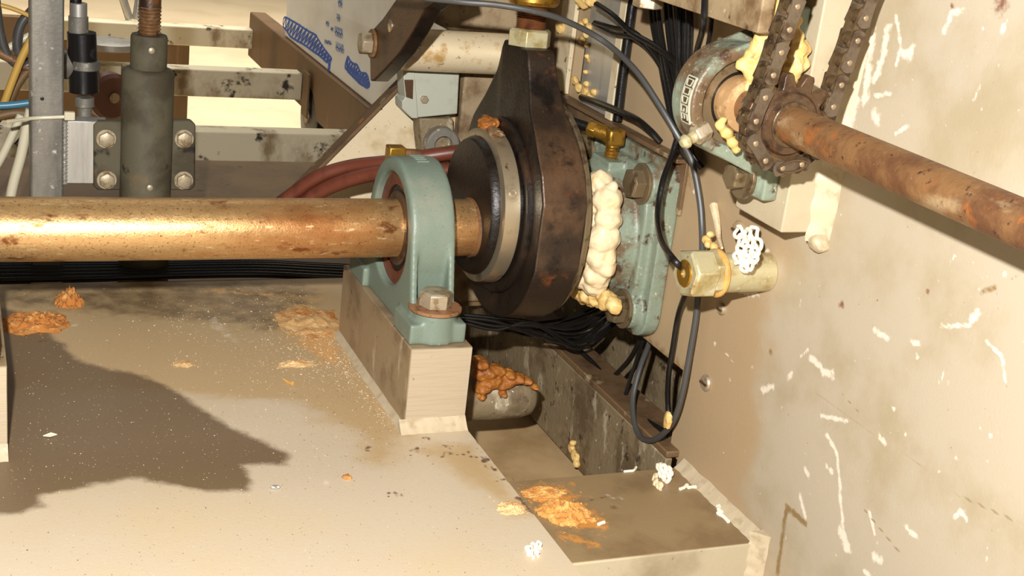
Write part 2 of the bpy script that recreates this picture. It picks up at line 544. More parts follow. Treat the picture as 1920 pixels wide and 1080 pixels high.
def grid_obj(name, us, vs, to3, mt, keep=None, marks=None, names=(), px=None, thick=.012, thick_sign=-1):
    U, V = np.meshgrid(np.array(us), np.array(vs))
    nu, nv = len(us), len(vs)
    verts = [to3(u, v) for u, v in zip(U.ravel(), V.ravel())]
    idx = np.arange(nu * nv).reshape(nv, nu)
    fs = []
    for j in range(nv - 1):
        vm = (vs[j] + vs[j + 1]) / 2
        for i in range(nu - 1):
            if keep and not keep((us[i] + us[i + 1]) / 2, vm):
                continue
            fs.append((idx[j, i], idx[j, i + 1], idx[j + 1, i + 1], idx[j + 1, i]))
    me = bpy.data.meshes.new(name)
    me.from_pydata(verts, [], [tuple(int(k) for k in f) for f in fs])
    me.materials.append(mt)
    if names:
        mk = Marks(U, V, names, px)
        marks(mk)
        for n in names:
            at = me.attributes.new(n, 'FLOAT', 'POINT')
            at.data.foreach_set('value', mk.a[n].ravel().astype(np.float32))
    bm = bmesh.new()
    bm.from_mesh(me)
    lone = [v for v in bm.verts if not v.link_faces]
    if lone:
        bmesh.ops.delete(bm, geom=lone, context='VERTS')
    bm.to_mesh(me)
    bm.free()
    o = bpy.data.objects.new(name, me)
    COL.objects.link(o)
    WL[o.name] = Vector((0, 0, 0))
    sd = o.modifiers.new('thick', 'SOLIDIFY')
    sd.thickness = thick
    sd.offset = thick_sign
    return o


def span(*seg):
    """span((a,b,step),...) -> sorted coordinates"""
    o = []
    for a, b, st in seg:
        n = max(1, round((b - a) / st))
        o += [a + (b - a) * i / n for i in range(n)]
    o.append(seg[-1][1])
    return o


# ------------------------------------------------------------------ structure: floor
ZF = -0.66
fl = MB().box(-4, 6, -2.5, 9, ZF - .05, ZF).build('floor', concrete)
fl['kind'] = 'structure'
fl['label'] = 'pale concrete workshop floor far below and behind the machine'

# ------------------------------------------------------------------ machine deck
ZD = -0.169


def deck_marks(k):
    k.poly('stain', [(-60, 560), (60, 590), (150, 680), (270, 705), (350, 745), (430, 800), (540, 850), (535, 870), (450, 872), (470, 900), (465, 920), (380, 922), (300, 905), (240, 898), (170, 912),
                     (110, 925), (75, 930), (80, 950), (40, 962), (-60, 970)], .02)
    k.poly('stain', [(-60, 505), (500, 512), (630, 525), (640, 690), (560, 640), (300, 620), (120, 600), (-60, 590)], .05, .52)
    k.poly('grime_falloff', [(-60, 480), (660, 500), (760, 800), (720, 850), (560, 760), (400, 740), (200, 720), (-60, 760)], .09)  # dirt film that also paints the flash falloff towards the deck back
    k.poly('grime_falloff', [(760, 840), (900, 820), (1010, 960), (960, 970), (860, 900)], .04, .8)
    k.poly('dust', [(540, 570), (620, 590), (650, 660), (655, 690), (600, 680), (540, 640), (505, 600)], .035, .8)
    k.dot('dust', 545, 683, .012, .7)
    k.dot('dust', 65, 605, .025, .9)
    k.dot('dust', 345, 682, .012, .75)
    k.dot('dust', 958, 953, .012, .7)
    k.line('dust', [(400, 545), (600, 560)], .02, .5)
    k.line('dust', [(640, 690), (735, 795)], .005, .42)
    rd = random.Random(12)
    for x, y, r in ((745, 926, .006), (785, 848, .006), (850, 850, .007), (895, 850, .006), (850, 835, .005), (905, 862, .006), (915, 876, .005), (695, 842, .005), (800, 822, .004), (575, 655, .002), (905, 835, .006),
                    (925, 870, .004), (945, 900, .005)):
        for _ in range(6):
            k.dot('rust', x + rd.uniform(-1, 1) * r * 3000, y + rd.uniform(-1, 1) * r * 1300, r * rd.uniform(.25, .7), rd.uniform(.6, .8))
    k.line('rust', [(975, 935), (1000, 960)], .004, .8)
    k.dot('rust', 80, 640, .006, .6)
    k.dot('pale', 612, 906, .007, .62)
    k.dot('pale', 140, 610, .008, .55)
    k.line('pale', [(400, 600), (440, 640)], .02, .45)


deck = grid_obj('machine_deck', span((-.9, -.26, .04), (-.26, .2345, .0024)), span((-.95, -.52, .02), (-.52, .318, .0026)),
                lambda u, v: (u, v, ZD), deckm, None, deck_marks, ('stain', 'dust', 'rust', 'pale', 'grime_falloff'),
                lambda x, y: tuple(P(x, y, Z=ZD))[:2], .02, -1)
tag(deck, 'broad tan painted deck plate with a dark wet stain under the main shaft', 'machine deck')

# shelf between deck and side plate
ZS = -0.2
XPL = .455


def shelf_marks(k):
    k.poly('dust', [(985, 915), (1050, 905), (1090, 930), (1115, 975), (1090, 1000), (1040, 990), (1000, 950)], .03, .75)
    k.line('dust', [(1020, 920), (1110, 980)], .02, .7)
    k.line('dust', [(1060, 1005), (1110, 1020)], .01, .62)
    k.dot('dust', 1075, 908, .006, .7)
    k.line('pale', [(1140, 930), (1165, 935)], .006, .5)
    k.dot('rust', 1150, 950, .006, .65)
    k.line('rust', [(1100, 940), (1140, 930)], .004, .5)


sh = thing('shelf_plate', 'brown stained step plate between the deck edge and the upright side plate', 'shelf plate', (.34, -.26, ZS))
shelf = grid_obj('top_face', span((.19, .47, .003)), span((-.337, -.187, .003)), lambda u, v: (u - .34, v + .26, 0), shelfm, None,
                 lambda k: shelf_marks(k), ('dust', 'pale', 'rust'), lambda x, y: tuple(P(x, y, Z=ZS))[:2], .012, -1)
shelf.parent = sh
WL[shelf.name] = WL[sh.name]
MB().box(.19, .4545, -.3386, -.331, ZS - .12, ZS - .0008).build('front_apron', tan, sh, bevel=.0015)
mb = MB()
mb.fillet((XPL, -.186, ZS), (XPL, -.338, ZS), (-1, 0, 0), (0, 0, 1), .010, 60, .08, 2)
mb.fillet((XPL, -.337, ZS + .012), (XPL, -.337, ZS - .13), (-1, 0, 0), (0, -1, 0), .014, 60, .12, 4)
mb.build('weld_bead', weld, sh)

# ------------------------------------------------------------------ side plate
XP = 0.455


def plate_marks(k):
    L = k.line
    W = 'white'
    for pts, r in (([(1665, 50), (1655, 110), (1640, 150)], .006), ([(1680, 30), (1690, 90), (1680, 120)], .003), ([(1635, 60), (1622, 190)], .007), ([(1606, 190), (1588, 260), (1574, 320)], .007),
                   ([(1560, 300), (1548, 400)], .005), ([(1690, 95), (1705, 105)], .006), ([(1710, 90), (1705, 105)], .006), ([(1770, 60), (1785, 25), (1805, 20)], .004), ([(1880, 60), (1882, 50)], .004),
                   ([(1640, 180), (1670, 175)], .003), ([(1640, 215), (1645, 225)], .008), ([(1680, 250), (1705, 235)], .003), ([(1825, 190), (1838, 160)], .002),
                   ([(1520, 670), (1545, 695), (1560, 705)], .005), ([(1545, 700), (1562, 700)], .006), ([(1430, 730), (1450, 725)], .005), ([(1475, 715), (1485, 700)], .004),
                   ([(1640, 620), (1665, 635)], .004), ([(1710, 640), (1722, 645)], .004), ([(1765, 612), (1780, 610), (1820, 610)], .003), ([(1820, 600), (1835, 585)], .005),
                   ([(1850, 640), (1880, 670), (1885, 715)], .0025), ([(1540, 780), (1590, 790)], .003), ([(1550, 815), (1570, 850), (1578, 960), (1585, 1030)], .0035), ([(1575, 990), (1590, 1030)], .007),
                   ([(1500, 930), (1510, 970)], .004), ([(1630, 960), (1640, 1000)], .003), ([(1790, 970), (1800, 960)], .003), ([(1800, 955), (1812, 975)], .003), ([(1640, 1045), (1650, 1050)], .006),
                   ([(1700, 990), (1720, 1010)], .004), ([(1420, 485), (1450, 500)], .003), ([(1390, 545), (1420, 550)], .006), ([(1410, 500), (1440, 470)], .004), ([(1360, 660), (1375, 680)], .0015),
                   ([(1500, 670), (1515, 655)], .002), ([(1260, 225), (1285, 150)], .002), ([(1500, 575), (1502, 560)], .0015), ([(1650, 820), (1660, 830)], .004), ([(1550, 875), (1560, 885)], .004), ([(1510, 880), (1515, 890)], .004),
                   ([(1620, 1070), (1630, 1078)], .004), ([(1780, 495), (1790, 480)], .002), ([(1760, 720), (1770, 700)], .0015), ([(1300, 360), (1310, 350)], .003)):
        L(W, pts, r * .8, .72)
    rnd = random.Random(4)
    for _ in range(60):
        x, y = rnd.uniform(1330, 1910), rnd.uniform(470, 1075)
        k.dot(W, x, y, rnd.uniform(.0008, .003), rnd.uniform(.5, .75))
    for _ in range(25):
        x, y = rnd.uniform(1600, 1900), rnd.uniform(10, 250)
        k.dot(W, x, y, rnd.uniform(.0008, .0022), .62)
    k.poly('grime_falloff', [(1000, -50), (1420, -50), (1440, 300), (1480, 480), (1440, 620), (1430, 760), (1400, 900), (1470, 1100), (1200, 1100), (1000, 700)], .09)  # brown dirt plus painted-in dimming over the left of the plate
    L('brown', [(1475, 950), (1468, 1000), (1458, 1075)], .004, .7)
    k.poly('grime_falloff', [(1000, -50), (1420, -50), (1440, 300), (1480, 480), (1440, 620), (1430, 760), (1400, 900), (1470, 1100), (1200, 1100), (1000, 700)], .09)
    L('brown', [(1475, 950), (1510, 982)], .004, .75)
    L('brown', [(1840, 548), (1865, 540)], .003, .7)
    L('brown', [(1895, 525), (1910, 515)], .002, .55)
    k.dot('brown', 1445, 660, .005, .6)
    L('brown', [(1195, 625), (1285, 700)], .012, .6)
    L('brown', [(1150, 250), (1290, 330)], .03, .5)
    k.dot('red', 1578, 572, .005, .7)
    k.dot('red', 1740, 547, .003, .7)
    k.dot('red', 1877, 8, .012, .62)
    k.dot('red', 1785, 12, .003, .7)
    for _ in range(16):
        k.dot('red', rnd.uniform(1330, 1900), rnd.uniform(450, 1060), rnd.uniform(.0008, .0016), .7)
    L('scratch', [(1530, 735), (1620, 800), (1720, 870), (1800, 930), (1910, 980)], .0009, .9)
    L('scratch', [(1620, 955), (1690, 1040)], .0009, .9)
    L('scratch', [(1580, 740), (1612, 775)], .0007, .8)


def plate_keep(y, z):
    if y > -.1565 and z < -.1045:
        return False
    if y > -.175 and y <= -.1565 and z < ZS + .002:
        return False
    if y > .157 and y < .195 and .118 < z < .175:
        return False
    return True


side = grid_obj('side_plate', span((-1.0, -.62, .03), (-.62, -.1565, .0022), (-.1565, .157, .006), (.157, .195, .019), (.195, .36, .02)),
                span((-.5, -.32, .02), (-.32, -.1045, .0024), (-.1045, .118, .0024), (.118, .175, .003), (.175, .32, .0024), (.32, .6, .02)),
                lambda u, v: (XP, u, v), platem, plate_keep, plate_marks, ('white', 'brown', 'red', 'scratch', 'grime_falloff'),
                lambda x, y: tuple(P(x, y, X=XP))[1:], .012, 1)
tag(side, 'large upright tan side plate covered in white smears on the right', 'side plate')
# make sure thickness goes away from the camera (+X)
side.data.flip_normals()
side.modifiers['thick'].offset = -1


def bolt(parent, o, ax, r, h, m1=None, m2=None, washer=1.45, wt=.0035, rot=0.0, name='bolt', shank=0.0):
    o, ax = Vector(o), Vector(ax).normalized()
    b = MB().hexhead(o + ax * wt, ax, r, h, rot=rot)
    if shank:
        b.cyl(o - ax * shank, o + ax * wt, r * .55, n=16)
    b = b.build(name, m1 or boltm, parent, bevel=.0006)
    MB().ring(o, ax, r * .4, r * washer, 0, wt, 32, .0006).build('washer', m2 or boltm, b)
    return b


# ------------------------------------------------------------------ pillow block bearings
def pillow(name, label, M, loc, h, r, wd, L, fw, ft, bore, rs, mt, bolts=(-1, 1), bspan=.094, seal=redseal, bm=boltm, bw=bolt_rust, voxel=.0018, bolt_r=.0165):
    """local frame: x along the shaft, y along the base, z away from the base; origin on the shaft axis"""
    t = thing(name, label, 'bearing', loc)
    a, b = L * .405, r * .93
    a, b = L * .43, r * .966
    poly = [(-a, -h), (a, -h), (b, r * .245), (-b, r * .245)]
    core = [(-L * .275, -h), (L * .275, -h), (r * .99, 0), (-r * .99, 0)]
    mb = MB()
    rib = wd * .15
    for x0, x1 in ((-wd / 2, -wd / 2 + rib), (wd / 2 - rib, wd / 2)):
        mb.star((0, 0, 0), lambda q: max(r * .985, min(ray_poly(q, poly), 1.3 * L)), bore, x0, x1)
    mb.star((0, 0, 0), lambda q: max(r, ray_poly(q, core)), bore, -wd / 2 + rib * .5, wd / 2 - rib * .5)
    for s in (-1, 1):
        y0, y1 = sorted((s * L * .5, s * L * .25))
        mb.box(-fw / 2, fw / 2, y0, y1, -h, -h + ft * .66)
        mb.lathe((0, s * bspan, -h), (0, 0, 1), [(0, fw * .40), (ft * 1.0, fw * .37)], 28)
    mb.xf(M)
    mb.build('housing', mt, t, remesh=voxel, smooth=9)
    ax = (M.to_3x3() @ Vector((1, 0, 0)))
    o = M @ Vector((0, 0, 0))
    MB().ring(o, ax, rs + (bore - rs) * .52, bore + .001, -wd * .34, wd * .34, 56, .001).build('outer_ring', seal, t)
    MB().ring(o, ax, rs + (bore - rs) * .3, rs + (bore - rs) * .54, -wd * .30, wd * .30, 56).build('seal', rubber, t)
    MB().ring(o, ax, rs, rs + (bore - rs) * .30, -wd * .36, wd * .46, 56, .0015).build('inner_ring', rust_dark, t)
    up = M.to_3x3() @ Vector((0, 0, 1))
    for s in bolts:
        bolt(t, M @ Vector((0, s * bspan, -h + ft * .99)), up, bolt_r, bolt_r * .95, bm, bw, 1.6, rot=.4)
    return t


XB = 0.201
Mb = Matrix.Translation((XB, 0, 0))
pb = pillow('pillow_block_bearing', 'teal pillow block bearing carrying the main shaft on the grey steel pedestal', Mb, (XB, 0, -.084), .084, .074, .046, .222, .058, .031, .058, .03, teal)
# cast mark on the crown of the housing
mb = MB()
for k in range(5):
    y = -.012 + .006 * k
    z = math.sqrt(.0745 ** 2 - y * y)
    mb.bar((XB - .004, y, z), (XB + .008, y, z), .0016, .0016)
mb.bar((XB + .008, -.012, .0736), (XB + .008, .012, .0736), .0016, .0016)
mb.build('cast_mark', teal, pb)


def pedestal(name, label, x0, x1, y0, y1):
    t = thing(name, label, 'pedestal', ((x0 + x1) / 2, 0, ZD))
    MB().box(x0, x1, y0 + .0008, y1, ZD, -.084).build('body', blocks, t, bevel=.001)
    MB().box(x0 + .0006, x1 - .0006, y0, y0 + .0012, ZD, -.0846).build('sawn_end', milled, t)
    mb = MB()
    mb.fillet((x0 - .006, y0, ZD), (x1, y0, ZD), (0, -1, 0), (0, 0, 1), .0115, 40, .05, 3)
    mb.fillet((x0, y0, ZD), (x0, y1, ZD), (-1, 0, 0), (0, 0, 1), .006, 60, .1, 5)
    mb.build('weld_bead', weld, t)
    return t


pedestal('bearing_pedestal', 'grey steel block with pale sawn end, under the teal bearing beside the rod', .171, .2345, -.1215, .128)
pedestal('bearing_pedestal', 'pedestal block cut by the left edge of the photo', -.262, -.1925, -.1215, .128)
pillow('pillow_block_bearing', 'teal bearing cut off by the left edge, at the far end of the main shaft', Matrix.Translation((-.2265, 0, 0)), (-.2265, 0, -.084), .084, .074, .046, .222, .058, .031, .058, .03, teal)

# ------------------------------------------------------------------ main shaft
ms = MB().lathe((-.56, 0, 0), (1, 0, 0), [(0, .029), (.001, .0298), (.37, .0298), (.371, .030), (.998, .030), (1.0, .029)], 64)
ms.thing('drive_shaft', 'thick golden rusty steel shaft running across the deck into the teal bearing', 'shaft', shaftm, (0, 0, 0))

# ------------------------------------------------------------------ eccentric
YE, ZE = .022, .018
ec = thing('eccentric_disc', 'dark round eccentric disc with a bright rim clamped on the main shaft', 'eccentric', (.29, YE, ZE))
o = (0, YE, ZE)
MB().lathe(o, (1, 0, 0), [(.2665, .034), (.2690, .0695), (.2705, .071), (.276, .0735), (.2785, .0735)], 96).build('disc_face', iron, ec, angle=25)
MB().lathe(o, (1, 0, 0), [(.278, .076), (.2795, .0815), (.2955, .0825), (.2965, .0815)], 96).build('bright_rim', bright, ec, label='bright machined rim')
MB().lathe(o, (1, 0, 0), [(.296, .0785), (.306, .0785)], 80).build('dark_groove', rubber, ec)
a = math.radians(160)
so = Vector((.288, YE - .0815 * math.cos(math.radians(25)), ZE + .0815 * math.sin(math.radians(25))))
sn = Vector((0, -math.cos(math.radians(25)), math.sin(math.radians(25))))
MB().ring(so, sn, .0028, .0042, -.002, .0018, 20, .0005).build('set_screw', boltm, ec)
# fretting collar of rust where disc meets the shaft
MB().ring((.2645, 0, 0), (1, 0, 0), .0295, .0315, 0, .004, 48).build('rust_collar', rust, ec)

# ------------------------------------------------------------------ connecting rod
cr = thing('connecting_rod', 'heavy black forged connecting rod with a ring around the eccentric disc', 'connecting rod', (.33, YE, ZE - .12))
RP = [(.0735, .187), (.0795, .155), (.098, .122), (.120, .094), (.134, .064)]
LP = [(-.0935, .052), (-.080, .080), (-.054, .1085), (-.023, .134), (-.006, .160), (.008, .187)]
arc = []
for i in range(41):
    q = math.radians(18 - (18 + 180 - 18 + 0) * i / 40)
    q = math.radians(18) - (math.radians(18) + math.radians(180 - 17 + 18) - math.radians(18)) * i / 40
    arc.append((YE + .120 * math.cos(q), ZE + .120 * math.sin(q)))
outl = RP + arc + LP
outl = [(y - YE, z - ZE) for y, z in outl]


def thx(side_):
    def f_(y, z):
        k = min(1, max(0, (z + ZE - .085) / .09))
        k = k * k * (3 - 2 * k)
        return (.3035 + .0075 * k) if side_ == 0 else (.353 - .010 * k)
    return f_


mb = MB()
mb.star((0, YE, ZE), lambda q: ray_poly(q, outl), .078, lambda y, z: thx(0)(y, z), lambda y, z: thx(1)(y, z), n=200)
rb = mb.build('rod_body', iron, cr, bevel=.0022)
rb.data.materials.append(iron_worn)
for pl in rb.data.polygons:
    if abs(pl.normal.x) < .6 and math.hypot(pl.center.y, pl.center.z - .12) > .085:
        pl.material_index = 1
MB().ring((.353, YE, ZE), (1, 0, 0), .07, .1165, 0, .006, 96, .001).build('cover_ring', bolt_dark, cr)
# raised boss ring on the face
MB().ring((.3035, YE, ZE), (1, 0, 0), .0785, .094, -.0045, .002, 96, .002).build('face_boss', iron, cr)
na = Vector((.327, .041, .187))
nd = Vector((0.0, .06, 1)).normalized()
MB().hexhead(na - nd * .001, nd, .0235, .018, rot=.5).build('lock_nut', conn_m, cr, bevel=.0008)
prof = [(.0, .0152)]
for k in range(14):
    prof += [(.017 + k * .0022, .0160), (.0181 + k * .0022, .0146)]
MB().lathe(na, nd, prof, 40).build('threaded_stud', mat('rusty_thread', (120, 74, 40), .5, .2, [((86, 50, 28), 60, .5, .66)]), cr, angle=20)
mb = MB().lathe(na + nd * .041, nd, [(0, .024), (.004, .027), (.010, .027)], 40)
mb.hexhead(na + nd * .050, nd, .031, .07, rot=.5)
mb.build('rod_end_nut', brass, cr, bevel=.001, label='brown-gold rod end collar')
MB().blob((.291, .038, .104), (.010, .014, .007), 3, .5, 90, 4).thing('grease_lump', 'orange grease lump on the top of the bright eccentric rim', 'grease', grease_o, (.291, .038, .10))
MB().blob((.287, .012, .1005), (.008, .016, .0035), 5, .5, 120, 3).thing('grease_lump', 'thin crusty grease smear along the rim beside the orange lump', 'grease', rust, (.287, .012, .1))

# ------------------------------------------------------------------ flange bearing on the side plate
fb = thing('flange_bearing', 'rusty teal square flange bearing bolted to the side plate behind the rod', 'bearing', (XP, 0, 0))
sq = rounded(.098, .098, .026)
oct_ = rounded(.084, .084, .05)
mb = MB()
mb.star((0, 0, 0), lambda q: ray_poly(q, sq), .05, XP - .018, XP - .0005)
mb.star((0, 0, 0), lambda q: ray_poly(q, oct_), .05, XP - .030, XP - .012)
mb.lathe((0, 0, 0), (1, 0, 0), [(XP - .058, .05), (XP - .058, .068), (XP - .052, .073), (XP - .026, .078), (XP - .02, .078), (XP - .02, .05)], 64, True)
mb.box(.405, .432, -.026, .018, .05, .0795)
for sy in (-1, 1):
    for sz in (-1, 1):
        mb.cyl((XP - .03, sy * .069, sz * .069), (XP - .003, sy * .069, sz * .069), .021, .024, 28)
mb.build('housing', teal_old, fb, remesh=.0018, smooth=4)
MB().ring((0, 0, 0), (1, 0, 0), .0302, .05, XP - .055, XP - .02, 48).build('insert', rust, fb)
for sy, sz in ((-1, 1), (-1, -1), (1, 1), (1, -1)):
    bolt(fb, (XP - .0305, sy * .069, sz * .069), (-1, 0, 0), .0165, .013, bolt_dark, bolt_dark, 1.3, rot=.25)
# brass elbow with hose
el = thing('grease_elbow_fitting', 'brass elbow grease fitting screwed into the top of the flange bearing', 'fitting', (.418, -.003, .079))
mb = MB().lathe((.418, -.003, .078), (0, 0, 1), [(0, .0075)] + [(.001 + .0018 * k, .0066 + .0012 * (k % 2)) for k in range(8)] + [(.016, .0075)], 24)
mb.build('threaded_stem', brass, el)
MB().box(.408, .428, -.013, .007, .093, .111).build('body', brass, el, bevel=.003)
d = Vector((-.55, .55, .12)).normalized()
e0 = Vector((.414, .002, .103))
mb = MB().cyl(e0, e0 + d * .016, .0085, n=20)
mb.hexhead(e0 + d * .014, d, .0095, .010)
mb.build('compression_nut', brass, el, bevel=.0006)
hp = [e0 + d * .02, e0 + d * .05, e0 + d * .085 + Vector((0, 0, .006)), e0 + d * .14 + Vector((0, 0, .0))]
MB().tube(hp, .0052, 12).thing('grease_line', 'short black grease line leaving the brass elbow behind the rod', 'hose', rubber, e0)


def clump(name, label, mt, items, loc, voxel=.0014, smooth=2, gr=1.55, **kw):
    """one lump of grease: overlapping blobs fused to a single skin"""
    mb = MB()
    for i, (c, r) in enumerate(items):
        mb.blob(c, tuple(x * gr for x in r), i, .38, 130, 3)
    return mb.thing(name, label, 'grease', mt, loc, remesh=voxel, smooth=smooth, **kw)


rnd = random.Random(3)
mb = MB()
for i, (x, y, r_, xx) in enumerate(((1115, 345, 24, .384), (1128, 375, 24, .386), (1130, 410, 22, .388), (1122, 445, 26, .386), (1116, 480, 26, .386), (1108, 512, 26, .388), (1098, 470, 26, .382), (1100, 420, 26, .382), (1105, 380, 24, .382),
                                   (1124, 500, 18, .39), (1104, 535, 20, .39), (1090, 520, 22, .386), (1140, 395, 12, .392), (1138, 350, 9, .388))):
    mb.blob(P(x + 11, y, X=xx), r_ * .00064, i, .2, 60, 4)
mb.thing('grease_clump', 'large cream grease mass squeezed out between rod and flange bearing', 'grease', grease, tuple(P(1120, 430, X=.385)), remesh=.0014, smooth=3)
it = [(tuple(P(x, y, X=.400)), (s * .00085,) * 3) for x, y, s in ((1092, 546, 9), (1108, 553, 10), (1124, 557, 9), (1138, 562, 8), (1152, 572, 7))]
clump('grease_clump', 'yellowed grease smear along the bottom of the flange bearing boss', grease_y, it, tuple(P(1120, 552, X=.404)))

# ------------------------------------------------------------------ upper shaft, mounting block, bearing, sprocket, chain
UX, UZ = .367, .2065
blk = thing('mounting_block', 'tall tan block welded upright to the side plate behind the chain', 'mounting block', (.435, -.30, .101))
MB().box(.415, XP - .0005, -.334, -.258, .101, .60).build('body', tan, blk, bevel=.0015)
mb = MB()
mb.fillet((XP, -.334, .094), (XP, -.334, .6), (-1, 0, 0), (0, -1, 0), .014, 120, .2, 6)
mb.blob((XP - .004, -.340, .094), (.008, .011, .008), 4, .3, 90, 3)
mb.build('weld_bead', weld, blk, label='pale smeared weld bead')

Mu = Matrix(((0, 0, -1, UX), (1, 0, 0, -.297), (0, -1, 0, UZ), (0, 0, 0, 1)))
pu = pillow('pillow_block_bearing', 'rusty teal upright bearing with cast lettering behind the sprocket', Mu, (.415, -.297, UZ), .048, .0475, .036, .165, .044, .022, .036, .015, teal_old,
            bolts=(1, -1), bspan=.066, seal=bolt_dark, voxel=.0014, bm=bolt_dark, bw=bolt_dark, bolt_r=.0125)
# clean teal foot under the bolt
# raised nameplate with lettering on the crown
letters = {'D': [((0, 0), (0, 1)), ((0, 1), (.6, .85)), ((.6, .85), (.6, .15)), ((.6, .15), (0, 0))],
           'O': [((0, 0), (0, 1)), ((0, 1), (.6, 1)), ((.6, 1), (.6, 0)), ((.6, 0), (0, 0))],
           'G': [((.6, .85), (.6, 1)), ((.6, 1), (0, 1)), ((0, 1), (0, 0)), ((0, 0), (.6, 0)), ((.6, 0), (.6, .5)), ((.6, .5), (.3, .5))],
           'E': [((.6, 1), (0, 1)), ((0, 1), (0, 0)), ((0, 0), (.6, 0)), ((0, .5), (.5, .5))]}
mb = MB()
rl = .0478
lh = .009


def rim(sx, sy):
    """point on the crown: sx = arc length down the crown, sy = along the shaft"""
    q = math.radians(150) + sx / rl
    return Vector((UX + rl * math.cos(q), -.310 + sy, UZ + rl * math.sin(q)))


for i, ch in enumerate('DODGE'):
    for a_, b_ in letters[ch]:
        p0 = rim(.0085 + i * .0070 + a_[0] * .0085, lh - a_[1] * lh)
        p1 = rim(.0085 + i * .0070 + b_[0] * .0085, lh - b_[1] * lh)
        nrm = (p0 - Vector((UX, p0.y, UZ))).normalized()
        mb.bar(p0, p1, .0010, .0032, up=nrm)
for sy in (-.0018, lh + .0018):
    for i in range(12):
        p0, p1 = rim(.006 + i * .0032, sy), rim(.006 + (i + 1) * .0032, sy)
        mb.bar(p0, p1, .0012, .002, up=(p0 - Vector((UX, p0.y, UZ))).normalized())
for i in (.006, .0444):
    p0, p1 = rim(i, -.0018), rim(i, lh + .0018)
    mb.bar(p0, p1, .0012, .002, up=(p0 - Vector((UX, p0.y, UZ))).normalized())
g_ = MB()
for i in range(12):
    p0, p1 = rim(.006 + i * .0032, lh / 2), rim(.006 + (i + 1) * .0032, lh / 2)
    g_.bar(p0, p1, lh + .004, .0018, up=(p0 - Vector((UX, p0.y, UZ))).normalized())
g_.build('letter_ground', rust_dark, pu)
mb.build('cast_lettering', mat('worn_raised_letters', (184, 184, 160), .4, .1, [((120, 92, 66), 160, .6, .7)]), pu)
# grease nipple
ng = Vector((-.75, -.35, -.42)).normalized()
n0 = P(1318, 252, Y=-.314)
nd0 = (P(1272, 278, Y=-.318) - P(1310, 255, Y=-.314)).normalized()
n0 = P(1308, 252, Y=-.314) - nd0 * .004
gn = thing('grease_nipple', 'small brass-coloured grease nipple low on the rim of the lettered bearing', 'grease nipple', n0)
MB().hexhead(n0 - nd0 * .006, nd0, .0085, .014).build('hex_base', boltm, gn, bevel=.0005)
MB().lathe(n0 + nd0 * .007, nd0, [(0, .0055), (.003, .005), (.006, .0042), (.009, .006), (.012, .0056), (.0145, .003)], 20).build('nozzle', conn_m, gn)

it = []
for x, y, s, yy in ((1440, 40, 15, -.325), (1432, 70, 12, -.325), (1415, 110, 13, -.322), (1395, 120, 9, -.32), (1410, 140, 10, -.324), (1440, 130, 14, -.325), (1450, 5, 14, -.325), (1425, 90, 12, -.325), (1400, 165, 7, -.324), (1455, 100, 16, -.325)):
    it.append((tuple(P(x, y, Y=yy)), (s * .00055,) * 3))
clump('grease_clump', 'yellow grease heaped on top of the lettered bearing, left of the chain', grease_y, it, tuple(P(1430, 90, Y=-.336)), gr=1.25)
it = []
for x, y, s in ((1490, 110, 12), (1485, 130, 13), (1500, 90, 12), (1478, 150, 11), (1505, 120, 9), (1495, 70, 9), (1490, 40, 9)):
    it.append((tuple(P(x, y, Y=-.331)), (s * .00055,) * 3))
clump('grease_clump', 'yellow grease between the two chain strands above the sprocket', grease_y, it, tuple(P(1490, 100, Y=-.345)), gr=1.25)
it = [(tuple(P(x, y, Y=-.330)), (s * .0005,) * 3) for x, y, s in ((1350, 235, 8), (1362, 250, 9), (1375, 265, 9), (1358, 225, 6), (1380, 280, 7))]
clump('grease_clump', 'small yellow-brown grease crust below the bearing insert', grease_y, it, tuple(P(1362, 250, Y=-.33)), gr=1.15)
# brown greasy inner collar
MB().lathe((UX, -.297, UZ), (0, -1, 0), [(.0, .022), (.022, .0235), (.028, .022), (.03, .016)], 40).thing('locking_collar', 'tan greasy locking collar between the lettered bearing and the sprocket', 'collar', mat('greasy_collar', (176, 138, 94), .3, .2, [((214, 176, 126), 60, .5, .66), ((130, 92, 54), 90, .6, .7)], bump=.3), (UX, -.31, UZ))
MB().lathe((UX, -.25, UZ), (0, -1, 0), [(0, .0142), (.001, .0150), (.86, .0150), (.861, .0142)], 48).thing('sprocket_shaft', 'slim rusty shaft running from the chain sprocket to the right edge', 'shaft', rust, (UX, -.4, UZ))

YC, PR, PITCH = -.3815, .0342, .0177
sp = thing('chain_sprocket', 'greasy brown toothed sprocket on the slim shaft inside the chain', 'sprocket', (UX, YC, UZ))
pts = []
NT = 12
for k in range(NT):
    a0 = math.radians(176 + 30 * k)
    for da, r_ in ((-15, .0395), (-11.5, .0400), (-8.5, .0375), (-6.5, .0335), (-4.5, .0305), (-2, .0288), (2, .0288), (4.5, .0305), (6.5, .0335), (8.5, .0375), (11.5, .0400)):
        q = a0 + math.radians(da)
        pts.append((UX + r_ * math.cos(q), YC - .0038, UZ + r_ * math.sin(q)))
MB().prism(pts, (0, .0076, 0)).build('toothed_disc', rust_dark, sp, bevel=.0008)
MB().lathe((UX, YC - .0038, UZ), (0, -1, 0), [(-.002, .026), (.0, .0255), (.0025, .0235), (.003, .016)], 48).build('hub', rust_dark, sp)
MB().ring((UX, YC - .0065, UZ), (0, -1, 0), .015, .018, 0, .002, 40, .0006).build('weld_ring', chain_in, sp)

